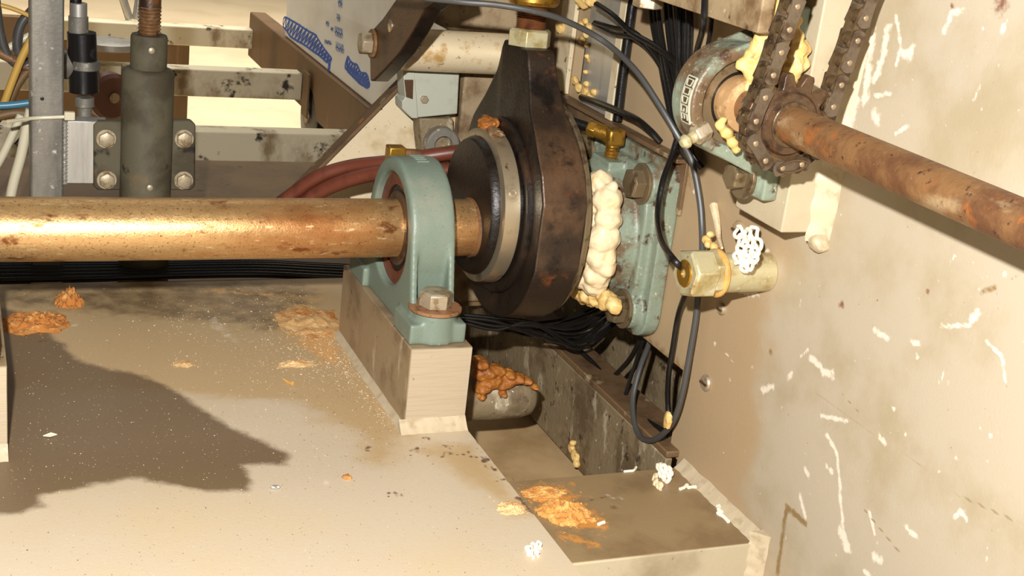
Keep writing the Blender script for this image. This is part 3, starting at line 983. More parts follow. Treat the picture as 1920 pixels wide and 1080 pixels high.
ch = thing('roller_chain', 'oily roller chain looped around the sprocket and up out of the frame', 'chain', (UX, YC, UZ - PR))
pins = []
ld = Vector((.196, .9806))
L0 = Vector((.3375, .2272))
R0 = Vector((.4010, .2222))
for k in range(12, -1, -1):
    pins.append(L0 + ld * (PITCH * k))
for k in range(7):
    q = math.radians(176 + 30 * k)
    pins.append(Vector((UX + PR * math.cos(q), UZ + PR * math.sin(q))))
for k in range(13):
    pins.append(R0 + ld * (PITCH * k))
nL = 13                                       # index of the pin at 176 degrees = 13; outer links are (12,13),(14,15)...


def link_outline(r, waist, y, L=PITCH, n=10):
    o = []
    for i in range(n + 1):
        q = math.radians(-50 + (100) * i / n)
        o.append((L / 2 + r * math.cos(q), r * math.sin(q)))
    for i in range(1, 4):
        t_ = i / 4
        x = L / 2 + r * math.cos(math.radians(50))
        xx = x - 2 * x * t_
        e = r * math.sin(math.radians(50))
        o.append((xx, waist + (e - waist) * (2 * t_ - 1) ** 2))
    for i in range(n + 1):
        q = math.radians(130 + (100) * i / n)
        o.append((-L / 2 + r * math.cos(q), r * math.sin(q)))
    for i in range(1, 4):
        t_ = i / 4
        x = L / 2 + r * math.cos(math.radians(50))
        xx = -x + 2 * x * t_
        e = r * math.sin(math.radians(50))
        o.append((xx, -(waist + (e - waist) * (2 * t_ - 1) ** 2)))
    return o


def proto(name, mb, mt, **kw):
    ob = mb.build(name, mt, None, **kw)
    me = ob.data
    bpy.data.objects.remove(ob)
    return me


T = .0016
me_out = proto('outer_plate', MB().prism([(x, -T / 2, z) for x, z in link_outline(.0080, .0050, 0)], (0, T, 0)), chainm)
me_in = proto('inner_plate', MB().prism([(x, -T / 2, z) for x, z in link_outline(.0084, .0058, 0)], (0, T, 0)), chain_in)
me_rol = proto('roller', MB().lathe((0, -.0046, 0), (0, 1, 0), [(0, .0048), (.0006, .0053), (.0086, .0053), (.0092, .0048)], 24), chain_in)
me_pin = proto('pin', MB().lathe((0, -.0102, 0), (0, 1, 0), [(0, .0010), (.0003, .0018), (.0007, .0023), (.0197, .0023), (.0201, .0018)], 20), pinm)


def child(name, me, par, loc, rot_y=0.0):
    ob = bpy.data.objects.new(name, me)
    COL.objects.link(ob)
    ob.parent = par
    ob.location = Vector(loc) - WL[par.name]
    ob.rotation_euler = (0, rot_y, 0)
    return ob


for i, p in enumerate(pins):
    child('pin', me_pin, ch, (p.x, YC, p.y))
    child('roller', me_rol, ch, (p.x, YC, p.y))
    if i + 1 < len(pins):
        q = pins[i + 1]
        mid = (p + q) / 2
        an = -math.atan2(q.y - p.y, q.x - p.x)
        outer = (i - 12) % 2 == 0
        for s in (-1, 1):
            if outer:
                child('outer_plate', me_out, ch, (mid.x, YC + s * .0079, mid.y), an)
            else:
                child('inner_plate', me_in, ch, (mid.x, YC + s * .0060, mid.y), an)
# spring clip of the joining link
p, q = pins[16], pins[17]
mid = (p + q) / 2
u = (q - p).normalized()
v = Vector((-u.y, u.x))
pts = []
for k in range(25):
    g = 2 * math.pi * k / 24
    a_ = mid + u * ((.0088 + .0044 * abs(math.cos(g))) * math.cos(g)) + v * (.0046 * math.sin(g))
    pts.append((a_.x, YC - .0095, a_.y))
MB().tube(pts, .0010, 8, 3, cap=False).build('spring_clip', rust_dark, ch)

# ------------------------------------------------------------------ bar across the top of the side plate
tb = thing('upper_plate', 'tan plate along the top edge that ends behind the yellow grease', 'plate', (.356, -.1, .2685))
MB().box(.350, .362, -.345, .16, .2685, .60).build('body', tan_dirty, tb, bevel=.0015)

# ------------------------------------------------------------------ angle ledge & aluminium strips on the side plate
lg = thing('angle_ledge', 'brown grimy angle ledge running along the side plate behind the rod', 'ledge', (.44, .1, .09))
MB().box(XP - .004, XP - .0005, -.105, .34, .045, .101).build('upright_leg', brown_edge, lg, bevel=.0006)
MB().box(XP - .016, XP - .0005, -.105, .34, .1, .1045).build('top_lip', brown_edge, lg, bevel=.0008)


def strip(name, label, y0, y1, z0, z1, mt, x0=XP - .006, cat='strip'):
    return MB().box(x0, XP - .0005, y0, y1, z0, z1).thing(name, label, cat, mt, (x0, (y0 + y1) / 2, z0), bevel=.0008)


strip('cover_strip', 'pale narrow upright strip left of the see-through slot', .197, .235, .105, .6, cream)
strip('cover_strip', 'wide grey aluminium cover strip right of the see-through slot', .075, .156, .105, .6, alu)
strip('edge_channel', 'thin pale raised channel on the right edge of the aluminium strip', .058, .073, .105, .6, cream, XP - .012)
MB().tube([(XP - .009, .047, .108), (XP - .009, .05, .2), (XP - .009, .052, .6)], .0055, 12).thing('conduit', 'black shiny upright conduit beside the aluminium strip', 'conduit', rubber, (XP - .009, .05, .108))
it = []
for x, y, s in ((1078, 150, 8), (1085, 165, 9), (1098, 170, 8), (1108, 178, 7), (1100, 158, 6), (1092, 180, 7), (1115, 172, 6)):
    it.append((tuple(P(x, y, X=XP - .006)), (.004, s * .0007, s * .0006)))
clump('grease_clump', 'crumbly yellow grease at the bottom of the see-through slot', grease_y, it, tuple(P(1092, 172, X=XP - .006)), gr=1.15)
it = []
for x, y, s in ((1090, 75, 7), (1100, 65, 8), (1106, 50, 7), (1103, 85, 5), (1104, 115, 4), (1102, 105, 4), (1100, 135, 4), (1090, 45, 6), (1098, 40, 6)):
    it.append((tuple(P(x, y, X=XP - .006)), (.004, s * .0006, s * .0006)))
clump('grease_clump', 'crumbly yellow grease around the top of the see-through slot', grease_y, it, tuple(P(1098, 60, X=XP - .006)), gr=1.15)
it = [(tuple(P(x, y, X=XP - .009)), (s * .0006,) * 3) for x, y, s in ((1095, 0, 14), (1108, 3, 10))]
clump('grease_clump', 'yellow grease lump above the slot at the top edge', grease_y, it, tuple(P(1098, 0, X=XP - .009)), gr=1.15)
ng0 = P(1052, 50, X=XP - .008)
clump('grease_clump', 'small yellow grease lump beside the lock nut of the rod', grease_y, [(tuple(ng0), (.006, .006, .007))], tuple(ng0), gr=1.15)
# foil-like bolt end at the top edge
bx = P(1215, 2, X=.372)
tt = thing('bolt_end', 'shiny worn bolt end poking down at the top edge above the cables', 'bolt', bx)
MB().hexhead(bx + Vector((0, 0, -.006)), (0, 0, 1), .0145, .02).build('head', boltm, tt, bevel=.001)
MB().cyl(bx + Vector((0, 0, .0)), bx + Vector((0, 0, .06)), .008, n=16).build('shank', boltm, tt)

# ------------------------------------------------------------------ threaded hose connector
CY, CZ = -.268, .042
cn = thing('cable_connector', 'hexagonal steel cable connector sticking out of the side plate', 'connector', (XP, CY, CZ))
MB().lathe((0, CY, CZ), (1, 0, 0), [(.402, .0165), (.404, .018), (XP - .0005, .018)], 48).build('sleeve', conn_m, cn)
mb = MB().hexhead((.392, CY, CZ), (-1, 0, 0), .0235, .0235, .1, rot=.3)
mb.build('gland_nut', conn_m, cn, bevel=.0012)
MB().hexhead((.399, CY, CZ), (-1, 0, 0), .0218, .008, .05, rot=.6).build('locknut', conn_m, cn, bevel=.0008)
MB().ring((.398, CY, CZ), (1, 0, 0), .015, .0222, 0, .0062, 48, .002).build('seal_ring', oring, cn)
MB().ring((.3685, CY, CZ), (1, 0, 0), .004, .0125, -.0015, .004, 40, .001).build('bushing', brass, cn)


def squiggle(name, label, pts, r, mt, seed, n=70, spread=.012, plane=None):
    """string-like curls of squeezed grease fused to one lump"""
    rn = random.Random(seed)
    mb = MB()
    for c, R_ in pts:
        c = Vector(c)
        ph = rn.uniform(0, 6)
        cur = []
        for k in range(9):
            g = ph + k * .85
            cur.append(c + Vector((rn.uniform(-.6, .6) * R_ * .6 - .001, math.cos(g) * R_, math.sin(g) * R_)))
        mb.tube(cur, r, 7, 5)
    return mb.thing(name, label, 'grease', mt, tuple(Vector(pts[0][0])))


pt = []
for x, y in ((1388, 435), (1403, 440), (1415, 437), (1392, 450), (1408, 455), (1420, 458), (1390, 470), (1405, 472), (1418, 470), (1385, 482), (1400, 488), (1415, 484), (1398, 498), (1408, 495)):
    pt.append((P(x, y, X=.42 + (.012 if y < 460 else -.008)), .0055))
squiggle('grease_string', 'white curly grease strings heaped on the sleeve of the cable connector', pt, .0017, grease_w, 3)
it = [(tuple(P(x, y, X=.43)), (s * .00055,) * 3) for x, y, s in ((1325, 450, 8), (1332, 440, 6), (1340, 462, 7), (1330, 458, 7))]
clump('grease_clump', 'small pale grease crumb above the gland nut of the connector', grease_y, it, tuple(P(1328, 452, X=.43)), gr=1.15)
MB().tube([P(1338, 385, X=.452), P(1345, 420, X=.446), P(1348, 445, X=.44), P(1354, 465, X=.43)], lambda t_: .0042 - .003 * t_, 8).thing('grease_string', 'thin tan grease strand hanging down to the cable connector', 'grease', grease, P(1345, 420, X=.446))


def screw(label, x, y, r, mt=boltm, hole=False):
    c = P(x, y, X=XP)
    t = thing('plate_screw' if not hole else 'plate_hole_plug', label, 'screw' if not hole else 'plug', c)
    MB().lathe(c, (-1, 0, 0), [(-.002, r), (.0015, r), (.0032, r * .85), (.004, r * .5)], 28).build('head', mt, t)
    MB().box(c.x - .0052, c.x - .003, c.y - r * .7, c.y + r * .7, c.z - r * .12, c.z + r * .12).build('slot', rust_dark, t)
    return t


screw('round screw head low on the side plate near the notch', 1325, 718, .0085)
screw('small recessed screw head on the side plate just below the connector', 1355, 580, .0058)
screw('dull round plug on the side plate above the connector sleeve', 1386, 432, .0095, tan_dirty, True)

# ------------------------------------------------------------------ inner channel behind the notch
XW = .440
chn = thing('frame_channel', 'long grimy steel channel running back below the side plate', 'channel', (XW, .1, -.3))
mb = MB()
yy0, yy1 = -.176, .62
mb.hexa([(XW, yy0, -.302), (XW + .008, yy0, -.302), (XW + .008, yy1, -.302), (XW, yy1, -.302), (XW, yy0, -.195), (XW + .008, yy0, -.195), (XW + .008, yy1, -.195), (XW, yy1, -.195)])
mb.build('web', mould, chn, bevel=.001)
MB().box(XW, XW + .045, yy0, yy1, -.1945, -.187).build('top_flange', brown_edge, chn, bevel=.0015)
MB().box(.545, .555, -.4, .7, -.335, -.02).thing('inner_side_panel', 'dirty steel panel seen deep inside the notch behind the cables', 'panel', mould, (.55, 0, -.3))
# pivot stub with grease between pedestal and channel
st = thing('pivot_stub', 'corroded grey pivot stub joining the channel, right of the sawn pedestal end', 'pivot', (.3, .03, -.205))
MB().lathe((.245, .03, -.212), (1, 0, 0), [(-.031, .024), (0, .024), (.02, .025), (.08, .0258), (.115, .0252), (.127, .0225), (.133, .016), (.135, .004)], 32).build('rod', mould, st)
mb = MB()
for i, (x, y, r_) in enumerate(((898, 680, 14), (910, 700, 18), (925, 712, 18), (945, 716, 16), (965, 708, 13), (985, 712, 9), (930, 695, 14), (905, 725, 13), (955, 700, 10), (900, 740, 9), (1000, 722, 6), (940, 735, 7))):
    mb.blob(P(x, y, Y=.012), (r_ * .0008, .013, r_ * .0005), i, .3, 70, 4)
mb.thing('grease_clump', 'orange dried grease caked on the pivot stub beside the pedestal', 'grease', grease_o, tuple(P(930, 705, Y=.012)), remesh=.0011, smooth=1)
it = [(tuple(P(x, y, X=XW - .002)), (.004, s * .0006, s * .0006)) for x, y, s in ((1072, 840, 9), (1078, 855, 11), (1082, 868, 8), (1076, 830, 6))]
clump('grease_clump', 'crumbly tan grease stuck low on the web of the inner channel', grease_y, it, tuple(P(1077, 850, X=XW)), gr=1.15)
# white furry crystals on the channel
# ------------------------------------------------------------------ support leg under the deck
MB().box(.222, .66, -.25, .75, -.325, -.312).thing('lower_pan', 'tan pan seen through the gap between deck, shelf and channel', 'pan', tan_dirty2, (.4, .2, -.32), bevel=.001)
MB().box(.19, .214, -.02, .05, ZF, ZD - .021).thing('deck_leg', 'grey upright leg under the deck seen through the gap', 'leg', tan, (.2, .02, ZF), bevel=.002)

# ------------------------------------------------------------------ cables
CG = {}


def cable(pts, r, label, name='cable', mt=None, group=None, cat='cable'):
    p = [q if isinstance(q, Vector) else P(q[0], q[1], **{q[2]: q[3]}) for q in pts]
    return MB().tube(p, r, 10, 8).thing(name, label, cat, mt or rubber, p[0], group=group)


cable([(480, -150, 'Y', .12), (640, -60, 'Y', .05), (760, -12, 'Y', .0), (860, 3, 'Y', -.01), (930, 9, 'Y', -.02), (1000, 21, 'Y', -.03), (1060, 39, 'Y', -.03), (1130, 76, 'X', .375), (1190, 130, 'X', .39), (1235, 195, 'X', .405), (1268, 250, 'X', .418), (1296, 300, 'X', .432),
       (1311, 370, 'X', .438), (1316, 430, 'X', .44), (1316, 480, 'X', .443), (1310, 545, 'X', .443), (1304, 600, 'X', .442), (1294, 660, 'X', .44), (1280, 735, 'X', .437), (1262, 790, 'X', .437), (1232, 822, 'X', .436), (1205, 822, 'X', .436), (1190, 795, 'X', .438), (1187, 745, 'X', .445), (1200, 690, 'X', .455),
       (1215, 650, 'X', .47), (1220, 630, 'X', .485)], .0031, 'long grey cable arching over the rod and looping down the notch', mt=rubber_grey)
cable([(1278, 170, 'X', .44), (1276, 230, 'X', .43), (1262, 285, 'X', .42), (1243, 340, 'X', .405), (1233, 400, 'X', .395), (1240, 450, 'X', .375), (1262, 485, 'X', .362), (1287, 510, 'X', .374)], .0031,
      'black cable curving down into the hexagonal connector nut')
cable([(1287, 545, 'X', .43), (1272, 590, 'X', .442), (1262, 650, 'X', .444), (1254, 700, 'X', .445), (1252, 750, 'X', .45), (1256, 800, 'X', .452)], .0029, 'black cable hanging from behind the connector into the notch corner')
cable([(1118, 8, 'X', .42), (1150, 30, 'X', .42), (1185, 62, 'X', .425), (1225, 85, 'X', .43), (1262, 112, 'X', .435), (1280, 140, 'X', .44)], .0034, 'tarry black cable sloping from the top of the aluminium strip to the bundle')
cable([(1115, 42, 'X', .42), (1150, 52, 'X', .425), (1185, 58, 'X', .43), (1215, 85, 'X', .435), (1240, 120, 'X', .44), (1256, 170, 'X', .444)], .0026, 'upper black cable of the pair leaving the see-through slot')
cable([(1113, 45, 'X', .43), (1150, 63, 'X', .434), (1190, 72, 'X', .437), (1222, 100, 'X', .44), (1245, 140, 'X', .444), (1262, 200, 'X', .446)], .0026, 'lower black cable of the pair leaving the see-through slot')
cable([(1090, 182, 'X', .44), (1120, 192, 'X', .432), (1160, 208, 'X', .43), (1195, 225, 'X', .432), (1222, 248, 'X', .44), (1238, 266, 'X', .448)], .0036, 'black cable leaving the grease at the slot bottom along the ledge')
cable([(1322, -12, 'X', .344), (1318, 50, 'X', .344), (1308, 90, 'X', .375), (1298, 130, 'X', .42), (1290, 160, 'X', .43)], .0028, 'brown greasy cable hanging in front of the top plate')
rn = random.Random(11)
for i, (xa, xb) in enumerate(((1222, 1262), (1229, 1266), (1236, 1270), (1250, 1274), (1258, 1276), (1268, 1280), (1276, 1281), (1283, 1284), (1290, 1286), (1296, 1288), (1334, 1300), (1272, 1272))):
    xx = .446 - .006 * (i % 3)
    cable([(xa - 3, -20, 'X', xx), (xa, 40, 'X', xx), ((xa * 2 + xb) / 3, 110, 'X', xx), ((xa + 2 * xb) / 3 + rn.uniform(-3, 3), 180, 'X', xx - .002), (xb, 240, 'X', xx - .003), (1284 + (xb - 1274) * .5, 285, 'X', xx), (1308 + (xb - 1274) * .4, 315, 'X', .449)], .0024,
          'black cable in the upright bundle gathered left of the lettered bearing', group='cables in the upright bundle')
# sagging bundle below the rod
for i in range(13):
    y_ = .02 + .018 * (i % 4)
    u_ = lambda: rn.uniform(-5, 5)
    d1, d2 = rn.uniform(0, 26), rn.uniform(-4, 58)
    cable([(868 + u_(), 590 + i * 1.2, 'Y', y_), (930, 598 + i * 1.6 + u_() * .4, 'Y', y_), (1000 + u_(), 604 + d1, 'Y', y_ + .005), (1070 + u_(), 596 + d2, 'Y', y_ + .01), (1115 + u_(), 578 + d2 * 1.1, 'Y', y_ + .02),
           (1155 + u_(), 555 + d2 + u_(), 'Y', y_ + .04), (1195, 540 + d2 * .8, 'Y', y_ + .09)], .0020, 'black cable in the sagging bundle below the rod', group='cables in the sagging bundle')
cable([(1010, 50, 'X', .40), (988, 58, 'X', .40), (968, 72, 'X', .402), (955, 98, 'X', .405)], .003, 'short black cable dipping behind the shiny cross tube by the rod top')
cable([(1040, 625, 'X', .43), (1062, 640, 'X', .448), (1090, 660, 'X', .458), (1120, 690, 'X', .465), (1160, 740, 'X', .462), (1200, 780, 'X', .458), (1250, 812, 'X', .458)], .003, 'black cable lying on the rusty flange of the channel')
cable([(1200, 640, 'X', .47), (1180, 675, 'X', .475), (1152, 705, 'X', .478)], .003, 'short thick black cable end sloping down inside the notch')
cable([(1205, 640, 'X', .47), (1192, 680, 'X', .47), (1180, 715, 'X', .465), (1172, 745, 'X', .462)], .0024, 'thin black cable crossing beside the thick cable end in the notch')
# lying at the back edge of the deck
for i, (dy, r) in enumerate(((0, .0036), (-7, .0034), (-13, .004), (-19, .0042), (-24, .004), (4, .0026), (-28, .0038))):
    y_ = .325 + .012 * i
    z0 = [522, 520, 517, 516, 516]
    cable([(-60, 527 + dy, 'Y', y_), (60, 524 + dy, 'Y', y_), (200, 521 + dy * .9, 'Y', y_), (340, 516 + dy * .8, 'Y', y_), (480, 514 + dy * .8, 'Y', y_), (580, 518 + dy * .8, 'Y', y_), (700, 524 + dy * .8, 'Y', y_)], r,
          'black cable lying along the back edge of the deck', group='cables along the back of the deck')
MB().box(-.95, .43, .322, 1.03, -.215, -.205).thing('rear_tray', 'brown tray plate behind the deck under the grey upright post', 'tray', traym, (-.2, .5, -.21), bevel=.001)

# ------------------------------------------------------------------ gusset, post, tube, lever behind the rod
YG = .33
g = [P(x, y, Y=YG) for x, y in ((520, 388), (766, 138), (880, 118), (890, 330), (880, 420), (520, 420))]
gs = thing('gusset_plate', 'cream spotted gusset plate sloping up behind the red hoses', 'gusset', g[0])
MB().prism(g, (0, .010, 0)).build('body', cream, gs, bevel=.0008)
e0, e1 = P(519, 389, Y=YG), P(768, 137, Y=YG)
MB().bar(e0, e1, .022, .004, up=(e1 - e0).cross(Vector((0, 1, 0)))).build('edge_flange', brown_edge, gs)
px0, px1 = P(872, 150, Y=.31).x, P(985, 60, Y=.31).x
pz0 = P(872, 300, Y=.31).z
fp = thing('frame_post', 'tan upright frame post behind the forged rod', 'post', (.40, .35, -.2))
MB().box(px0, px1 + .01, .312, .40, -.205, .50).build('body', tan_dirty, fp, bevel=.003)
TY, TZ, TR = .262, .138, .025
MB().lathe((.262, TY, TZ), (1, 0, 0), [(0, .024), (.001, TR), (.172, TR), (.173, .024)], 56).thing('cross_tube', 'shiny steel cross tube between the brown lever and the frame post', 'tube', chrome, (.262, TY, TZ))
MB().ring((.40, TY, TZ + .052), (1, 0, 0), 0, .02, -.12, .0, 24).thing('upper_bracket_bar', 'tan bar resting above the shiny cross tube', 'bar', tan_dirty, (.34, TY, .19)) if False else None
ub = [P(x, y, Y=.29) for x, y in ((812, -40), (812, 30), (818, 45), (838, 55), (985, 66), (985, -40))]
MB().prism(ub, (0, .02, 0)).thing('bracket_panel', 'tan bracket panel with rounded foot above the shiny tube', 'panel', tan_dirty, ub[0], bevel=.002)
# lever plate: perpendicular to X with rounded nose
XL = P(700, 90, Y=.21).x + .012
lv = thing('lever_plate', 'dark brown lever plate with rounded nose on the end of the shiny tube', 'lever', (XL, .25, .14))
lo = [(692, 62), (716, 36), (762, -30), (840, -60), (850, -20), (795, 20), (772, 62), (748, 100), (722, 130), (700, 152), (694, 152)]
lo3 = [P(x, y, X=XL) for x, y in lo]
mb = MB().prism(lo3, (.019, 0, 0))
lp = mb.build('plate', iron_rust, lv, bevel=.002)
lp.data.materials.append(iron)
for pl in lp.data.polygons:
    if abs(pl.normal.x) < .6:
        pl.material_index = 1  # blacker iron on the edge faces paints in their shadow
lb = P(700, 82, X=XL)
bolt(lv, lb, (-1, 0, 0), .0135, .013, boltm, rust, 1.25, rot=.3)
hl = P(732, 48, X=XL)
MB().lathe(hl, (-1, 0, 0), [(-.004, .0075), (.0008, .0075), (.0012, .0065)], 24).build('pin_end', bright, lv)
# limit switch box
sb = thing('switch_box', 'pale grey enamel switch box below the shiny cross tube', 'switch box', P(810, 220, Y=.285))
q = [P(x, y, Y=.285) for x, y in ((776, 130), (862, 130), (858, 214), (782, 221))]
MB().prism(q, (0, .04, 0)).build('case', greybox, sb, bevel=.0015)
q = [P(x, y, Y=.283) for x, y in ((756, 132), (778, 132), (784, 222), (772, 222), (754, 204), (754, 190), (760, 184))]
MB().prism(q, (0, .03, 0)).build('side_cover', greybox, sb, bevel=.001)
q = [P(x, y, Y=.281) for x, y in ((759, 150), (775, 150), (774, 186), (762, 182))]
MB().prism(q, (0, .003, 0)).build('dark_window', iron_rust, sb)
c = P(795, 186, Y=.284)
MB().hexhead(c, (0, -1, 0), .005, .004).build('cover_screw', boltm, sb)
lug = thing('pivot_lug', 'grimy round pivot lug below the grey switch box', 'lug', P(820, 260, Y=.29))
q = [P(x, y, Y=.292) for x, y in ((787, 222), (850, 222), (852, 290), (792, 290), (788, 250))]
MB().prism(q, (0, .03, 0)).build('plate', mould, lug, bevel=.002)
c = P(825, 268, Y=.29)
MB().ring(c, (0, -1, 0), .012, .022, -.01, .014, 40, .002).build('boss', alu_old, lug)
MB().lathe(c, (0, -1, 0), [(-.01, .012), (.004, .012)], 24).build('pin', mould, lug)

# red hoses
MB().tube([P(500, 400, Y=.27), P(545, 367, Y=.26), P(600, 330, Y=.24), P(660, 312, Y=.22), P(730, 304, Y=.19), P(800, 293, Y=.17), P(870, 283, Y=.16), P(930, 275, Y=.16)], .0085, 16).thing('air_hose', 'upper dull red rubber hose arching behind the teal bearing', 'hose', redhose, P(600, 330, Y=.24))
MB().tube([P(540, 405, Y=.25), P(590, 366, Y=.235), P(640, 342, Y=.215), P(700, 326, Y=.19), P(770, 318, Y=.16), P(850, 320, Y=.15)], .0088, 16).thing('air_hose', 'lower dull red rubber hose entering behind the teal bearing', 'hose', redhose, P(640, 342, Y=.215))
bf = P(744, 286, Y=.03)
t = thing('brass_plug', 'square brass plug on the back of the teal pillow block crown', 'plug', bf)
MB().box(bf.x - .009, bf.x + .009, bf.y - .004, bf.y + .012, bf.z - .012, bf.z + .006).build('body', brass, t, bevel=.0015)
MB().cyl(bf + Vector((.008, .004, -.002)), bf + Vector((.026, .006, -.003)), .0055, n=16).build('stem', rust, t)

# ------------------------------------------------------------------ left: aluminium post, bracket, actuator
YP = .37
xa, xb = P(57, 180, Y=YP).x, P(120, 180, Y=YP).x
po = thing('aluminium_post', 'dull square aluminium post behind the shaft at upper left', 'post', ((xa + xb) / 2, YP, -.205))
MB().box(xa, xb, YP, YP + .04, -.205, .42).build('body', alu_old, po, bevel=.0025)
c = P(79, 185, Y=YP)
MB().lathe(c, (0, -1, 0), [(-.002, .0022), (.0006, .0022), (.0008, .0012)], 16).build('rivet', rubber, po)
c0, c1 = P(118, 226, Y=YP + .006), P(180, 345, Y=YP + .006)
br = thing('angle_bracket', 'bright aluminium bracket welded to the square post', 'bracket', c0)
MB().box(xb - .001, c1.x + .012, YP + .006, YP + .03, c1.z, c0.z).build('plate', alu, br, bevel=.0012)
mb = MB()
mb.tube([(xb + .0015, YP + .004, c0.z - (c0.z - c1.z) * k / 12) for k in range(13)], lambda t_: .0028 + .0009 * math.sin(t_ * 110), 8, 8)
mb.build('weld_bead', alu, br)
YA = .362
ac = thing('screw_jack', 'grey-blue upright screw jack cylinder with a four-bolt mounting plate', 'actuator', P(275, 368, Y=YA + .03))
q = [P(x, y, Y=YA + .012) for x, y in ((175, 234), (182, 228), (358, 226), (367, 234), (366, 350), (358, 357), (184, 357), (175, 350))]
MB().prism(q, (0, .012, 0)).build('mounting_plate', act_paint, ac, bevel=.002)
ax0 = P(278, 140, Y=YA + .012)
rr = (P(327, 240, Y=YA).x - P(229, 240, Y=YA).x) / 2
cx = ax0.x
cyy = YA + .012
zt = P(278, 135, Y=YA - .01).z
zn = P(280, 68, Y=YA).z
MB().lathe((cx, cyy, -.205), (0, 0, 1), [(0, rr), (zt + .205 - .004, rr), (zt + .205, rr - .004), (zt + .2055, rr * .6)], 56).build('barrel', act_paint, ac, angle=50)
MB().lathe((cx, cyy, zt - .01), (0, 0, 1), [(0, rr * .7), (zn - zt + .01 - .003, rr * .7), (zn - zt + .01, rr * .66), (zn - zt + .0101, rr * .3)], 48).build('neck', act_paint, ac)
prof = []
for k in range(9):
    prof += [(k * .0042, rr * .38), (k * .0042 + .0024, rr * .44), (k * .0042 + .003, rr * .44)]
MB().lathe((cx, cyy, zn - .004), (0, 0, 1), prof, 32).build('threaded_rod', rust, ac, angle=20)
MB().cyl((cx, cyy, zn + .03), (cx, cyy, zn + .25), rr * .42, n=32).build('rod', rust_dark, ac)
for x, y in ((199, 260), (345, 260), (200, 337), (344, 338)):
    bolt(ac, P(x, y, Y=YA + .012), (0, -1, 0), .0098, .006, boltm, boltm, 1.2, wt=.002, rot=.5)
for x, y in ((284, 95), (281, 352)):
    c = P(x, y, Y=cyy - (rr * .7 if y < 200 else rr) + .001)
    MB().lathe(c, (0, -1, 0), [(-.003, .0036), (.0012, .0036), (.002, .002)], 16).build('grease_plug', boltm, ac)
# valve wrapped in black tape between post and jack
YV = .47
tv = thing('taped_coupling', 'pipe coupling wrapped in black tape between the post and the jack', 'coupling', P(158, 220, Y=YV))


def vcyl(par, name, mt, x, y0, y1, hw, hw2=None, n=32, y=YV, dx=0):
    a_, b_ = P(x, y1, Y=y), P(x + dx, y0, Y=y)
    r_ = hw * (proj_d(a_)) / F
    r2 = (hw2 or hw) * proj_d(a_) / F
    return MB().cyl(a_, b_, r_, r2, n).build(name, mt, par, bevel=.001)


def proj_d(p):
    return float(RC[2] @ (np.array(p) - CAM))


vcyl(tv, 'lower_pipe', alu_old, 159, 192, 245, 13)
vcyl(tv, 'lower_nut', alu_old, 159, 182, 200, 17)
vcyl(tv, 'tape_wrap', tape, 157, 60, 172, 28, 26, dx=-4)
vcyl(tv, 'pale_band', alu_old, 160, 113, 130, 27, y=YV - .004)
vcyl(tv, 'upper_socket', alu_old, 147, 30, 64, 18)
vcyl(tv, 'collar_nut', alu, 147, 5, 32, 16)
vcyl(tv, 'upper_hose', rubber, 142, -40, 6, 11)
a_ = P(160, 125, Y=YV)
MB().cyl(a_, a_ + Vector((-.05, .02, .0)), .018, n=24).build('side_port', alu_old, tv)
# cable tie and tubes to the left
ct = thing('cable_tie', 'pale plastic cable tie around the aluminium post', 'cable tie', P(60, 222, Y=YP))
MB().tube([P(15, 228, Y=YP - .03), P(60, 222, Y=YP - .006), P(100, 220, Y=YP - .004), P(126, 219, Y=YP - .004)], .0022, 8).build('strap', plastic_t, ct)
tt = P(132, 217, Y=YP - .004)
MB().box(tt.x - .007, tt.x + .005, tt.y - .004, tt.y + .004, tt.z - .005, tt.z + .005).build('head', plastic_t, ct, bevel=.001)


def ltube(pts, r, label, mt, y=.5):
    p = [P(a_, b_, Y=y + (c_[0] if c_ else 0)) for a_, b_, *c_ in pts]
    MB().tube(p, r, 12).thing('air_tube', label, 'tube', mt, p[0])


ltube([(-20, 5), (20, 15), (55, 30), (75, 45)], .0028, 'amber plastic tube at the top left corner', plastic_y)
ltube([(-10, -20), (0, 60), (15, 105), (40, 125), (60, 118)], .0055, 'grey tube bending at the left edge toward the post', rubber_grey)
ltube([(60, 20), (40, 45), (32, 80), (40, 110), (58, 118)], .006, 'curved dark grey tube half hidden by the post', rubber_grey, .52)
ltube([(70, 60), (40, 75), (0, 100), (-20, 112)], .0045, 'pale tan tube sloping down to the left edge', plastic_t, .54)
ltube([(-20, 90), (20, 110), (45, 125), (62, 130)], .006, 'brown tube running into the post near the dark rail', rust, .5)
ltube([(60, 70), (40, 110), (20, 160), (5, 200), (-20, 250)], .0048, 'olive tube slanting down past the dark rail', plastic_y, .48)
ltube([(62, 120), (35, 155), (15, 195), (-10, 230)], .0055, 'brown tube beside the olive one', rail_dark, .5)
ltube([(-20, 199), (20, 197), (62, 192)], .0045, 'blue tube crossing to the aluminium post', plastic_bl, .46)
ltube([(58, 205), (50, 240), (40, 290), (25, 345), (14, 400)], .0062, 'milky thick tube hanging down left of the post', plastic_t, .42)
ltube([(40, 215), (20, 260), (0, 300), (-25, 340)], .0052, 'milky thinner tube slanting off the left edge', plastic_t, .46)
ltube([(-20, 222), (25, 212), (60, 214)], .006, 'bundle of brown tubing tied at the post', rail_dark, .47)
ltube([(62, 245), (45, 255), (30, 272)], .003, 'small black tube end beside the milky tubes', rubber, .5)

# ------------------------------------------------------------------ cart in the background
ZR = -.27


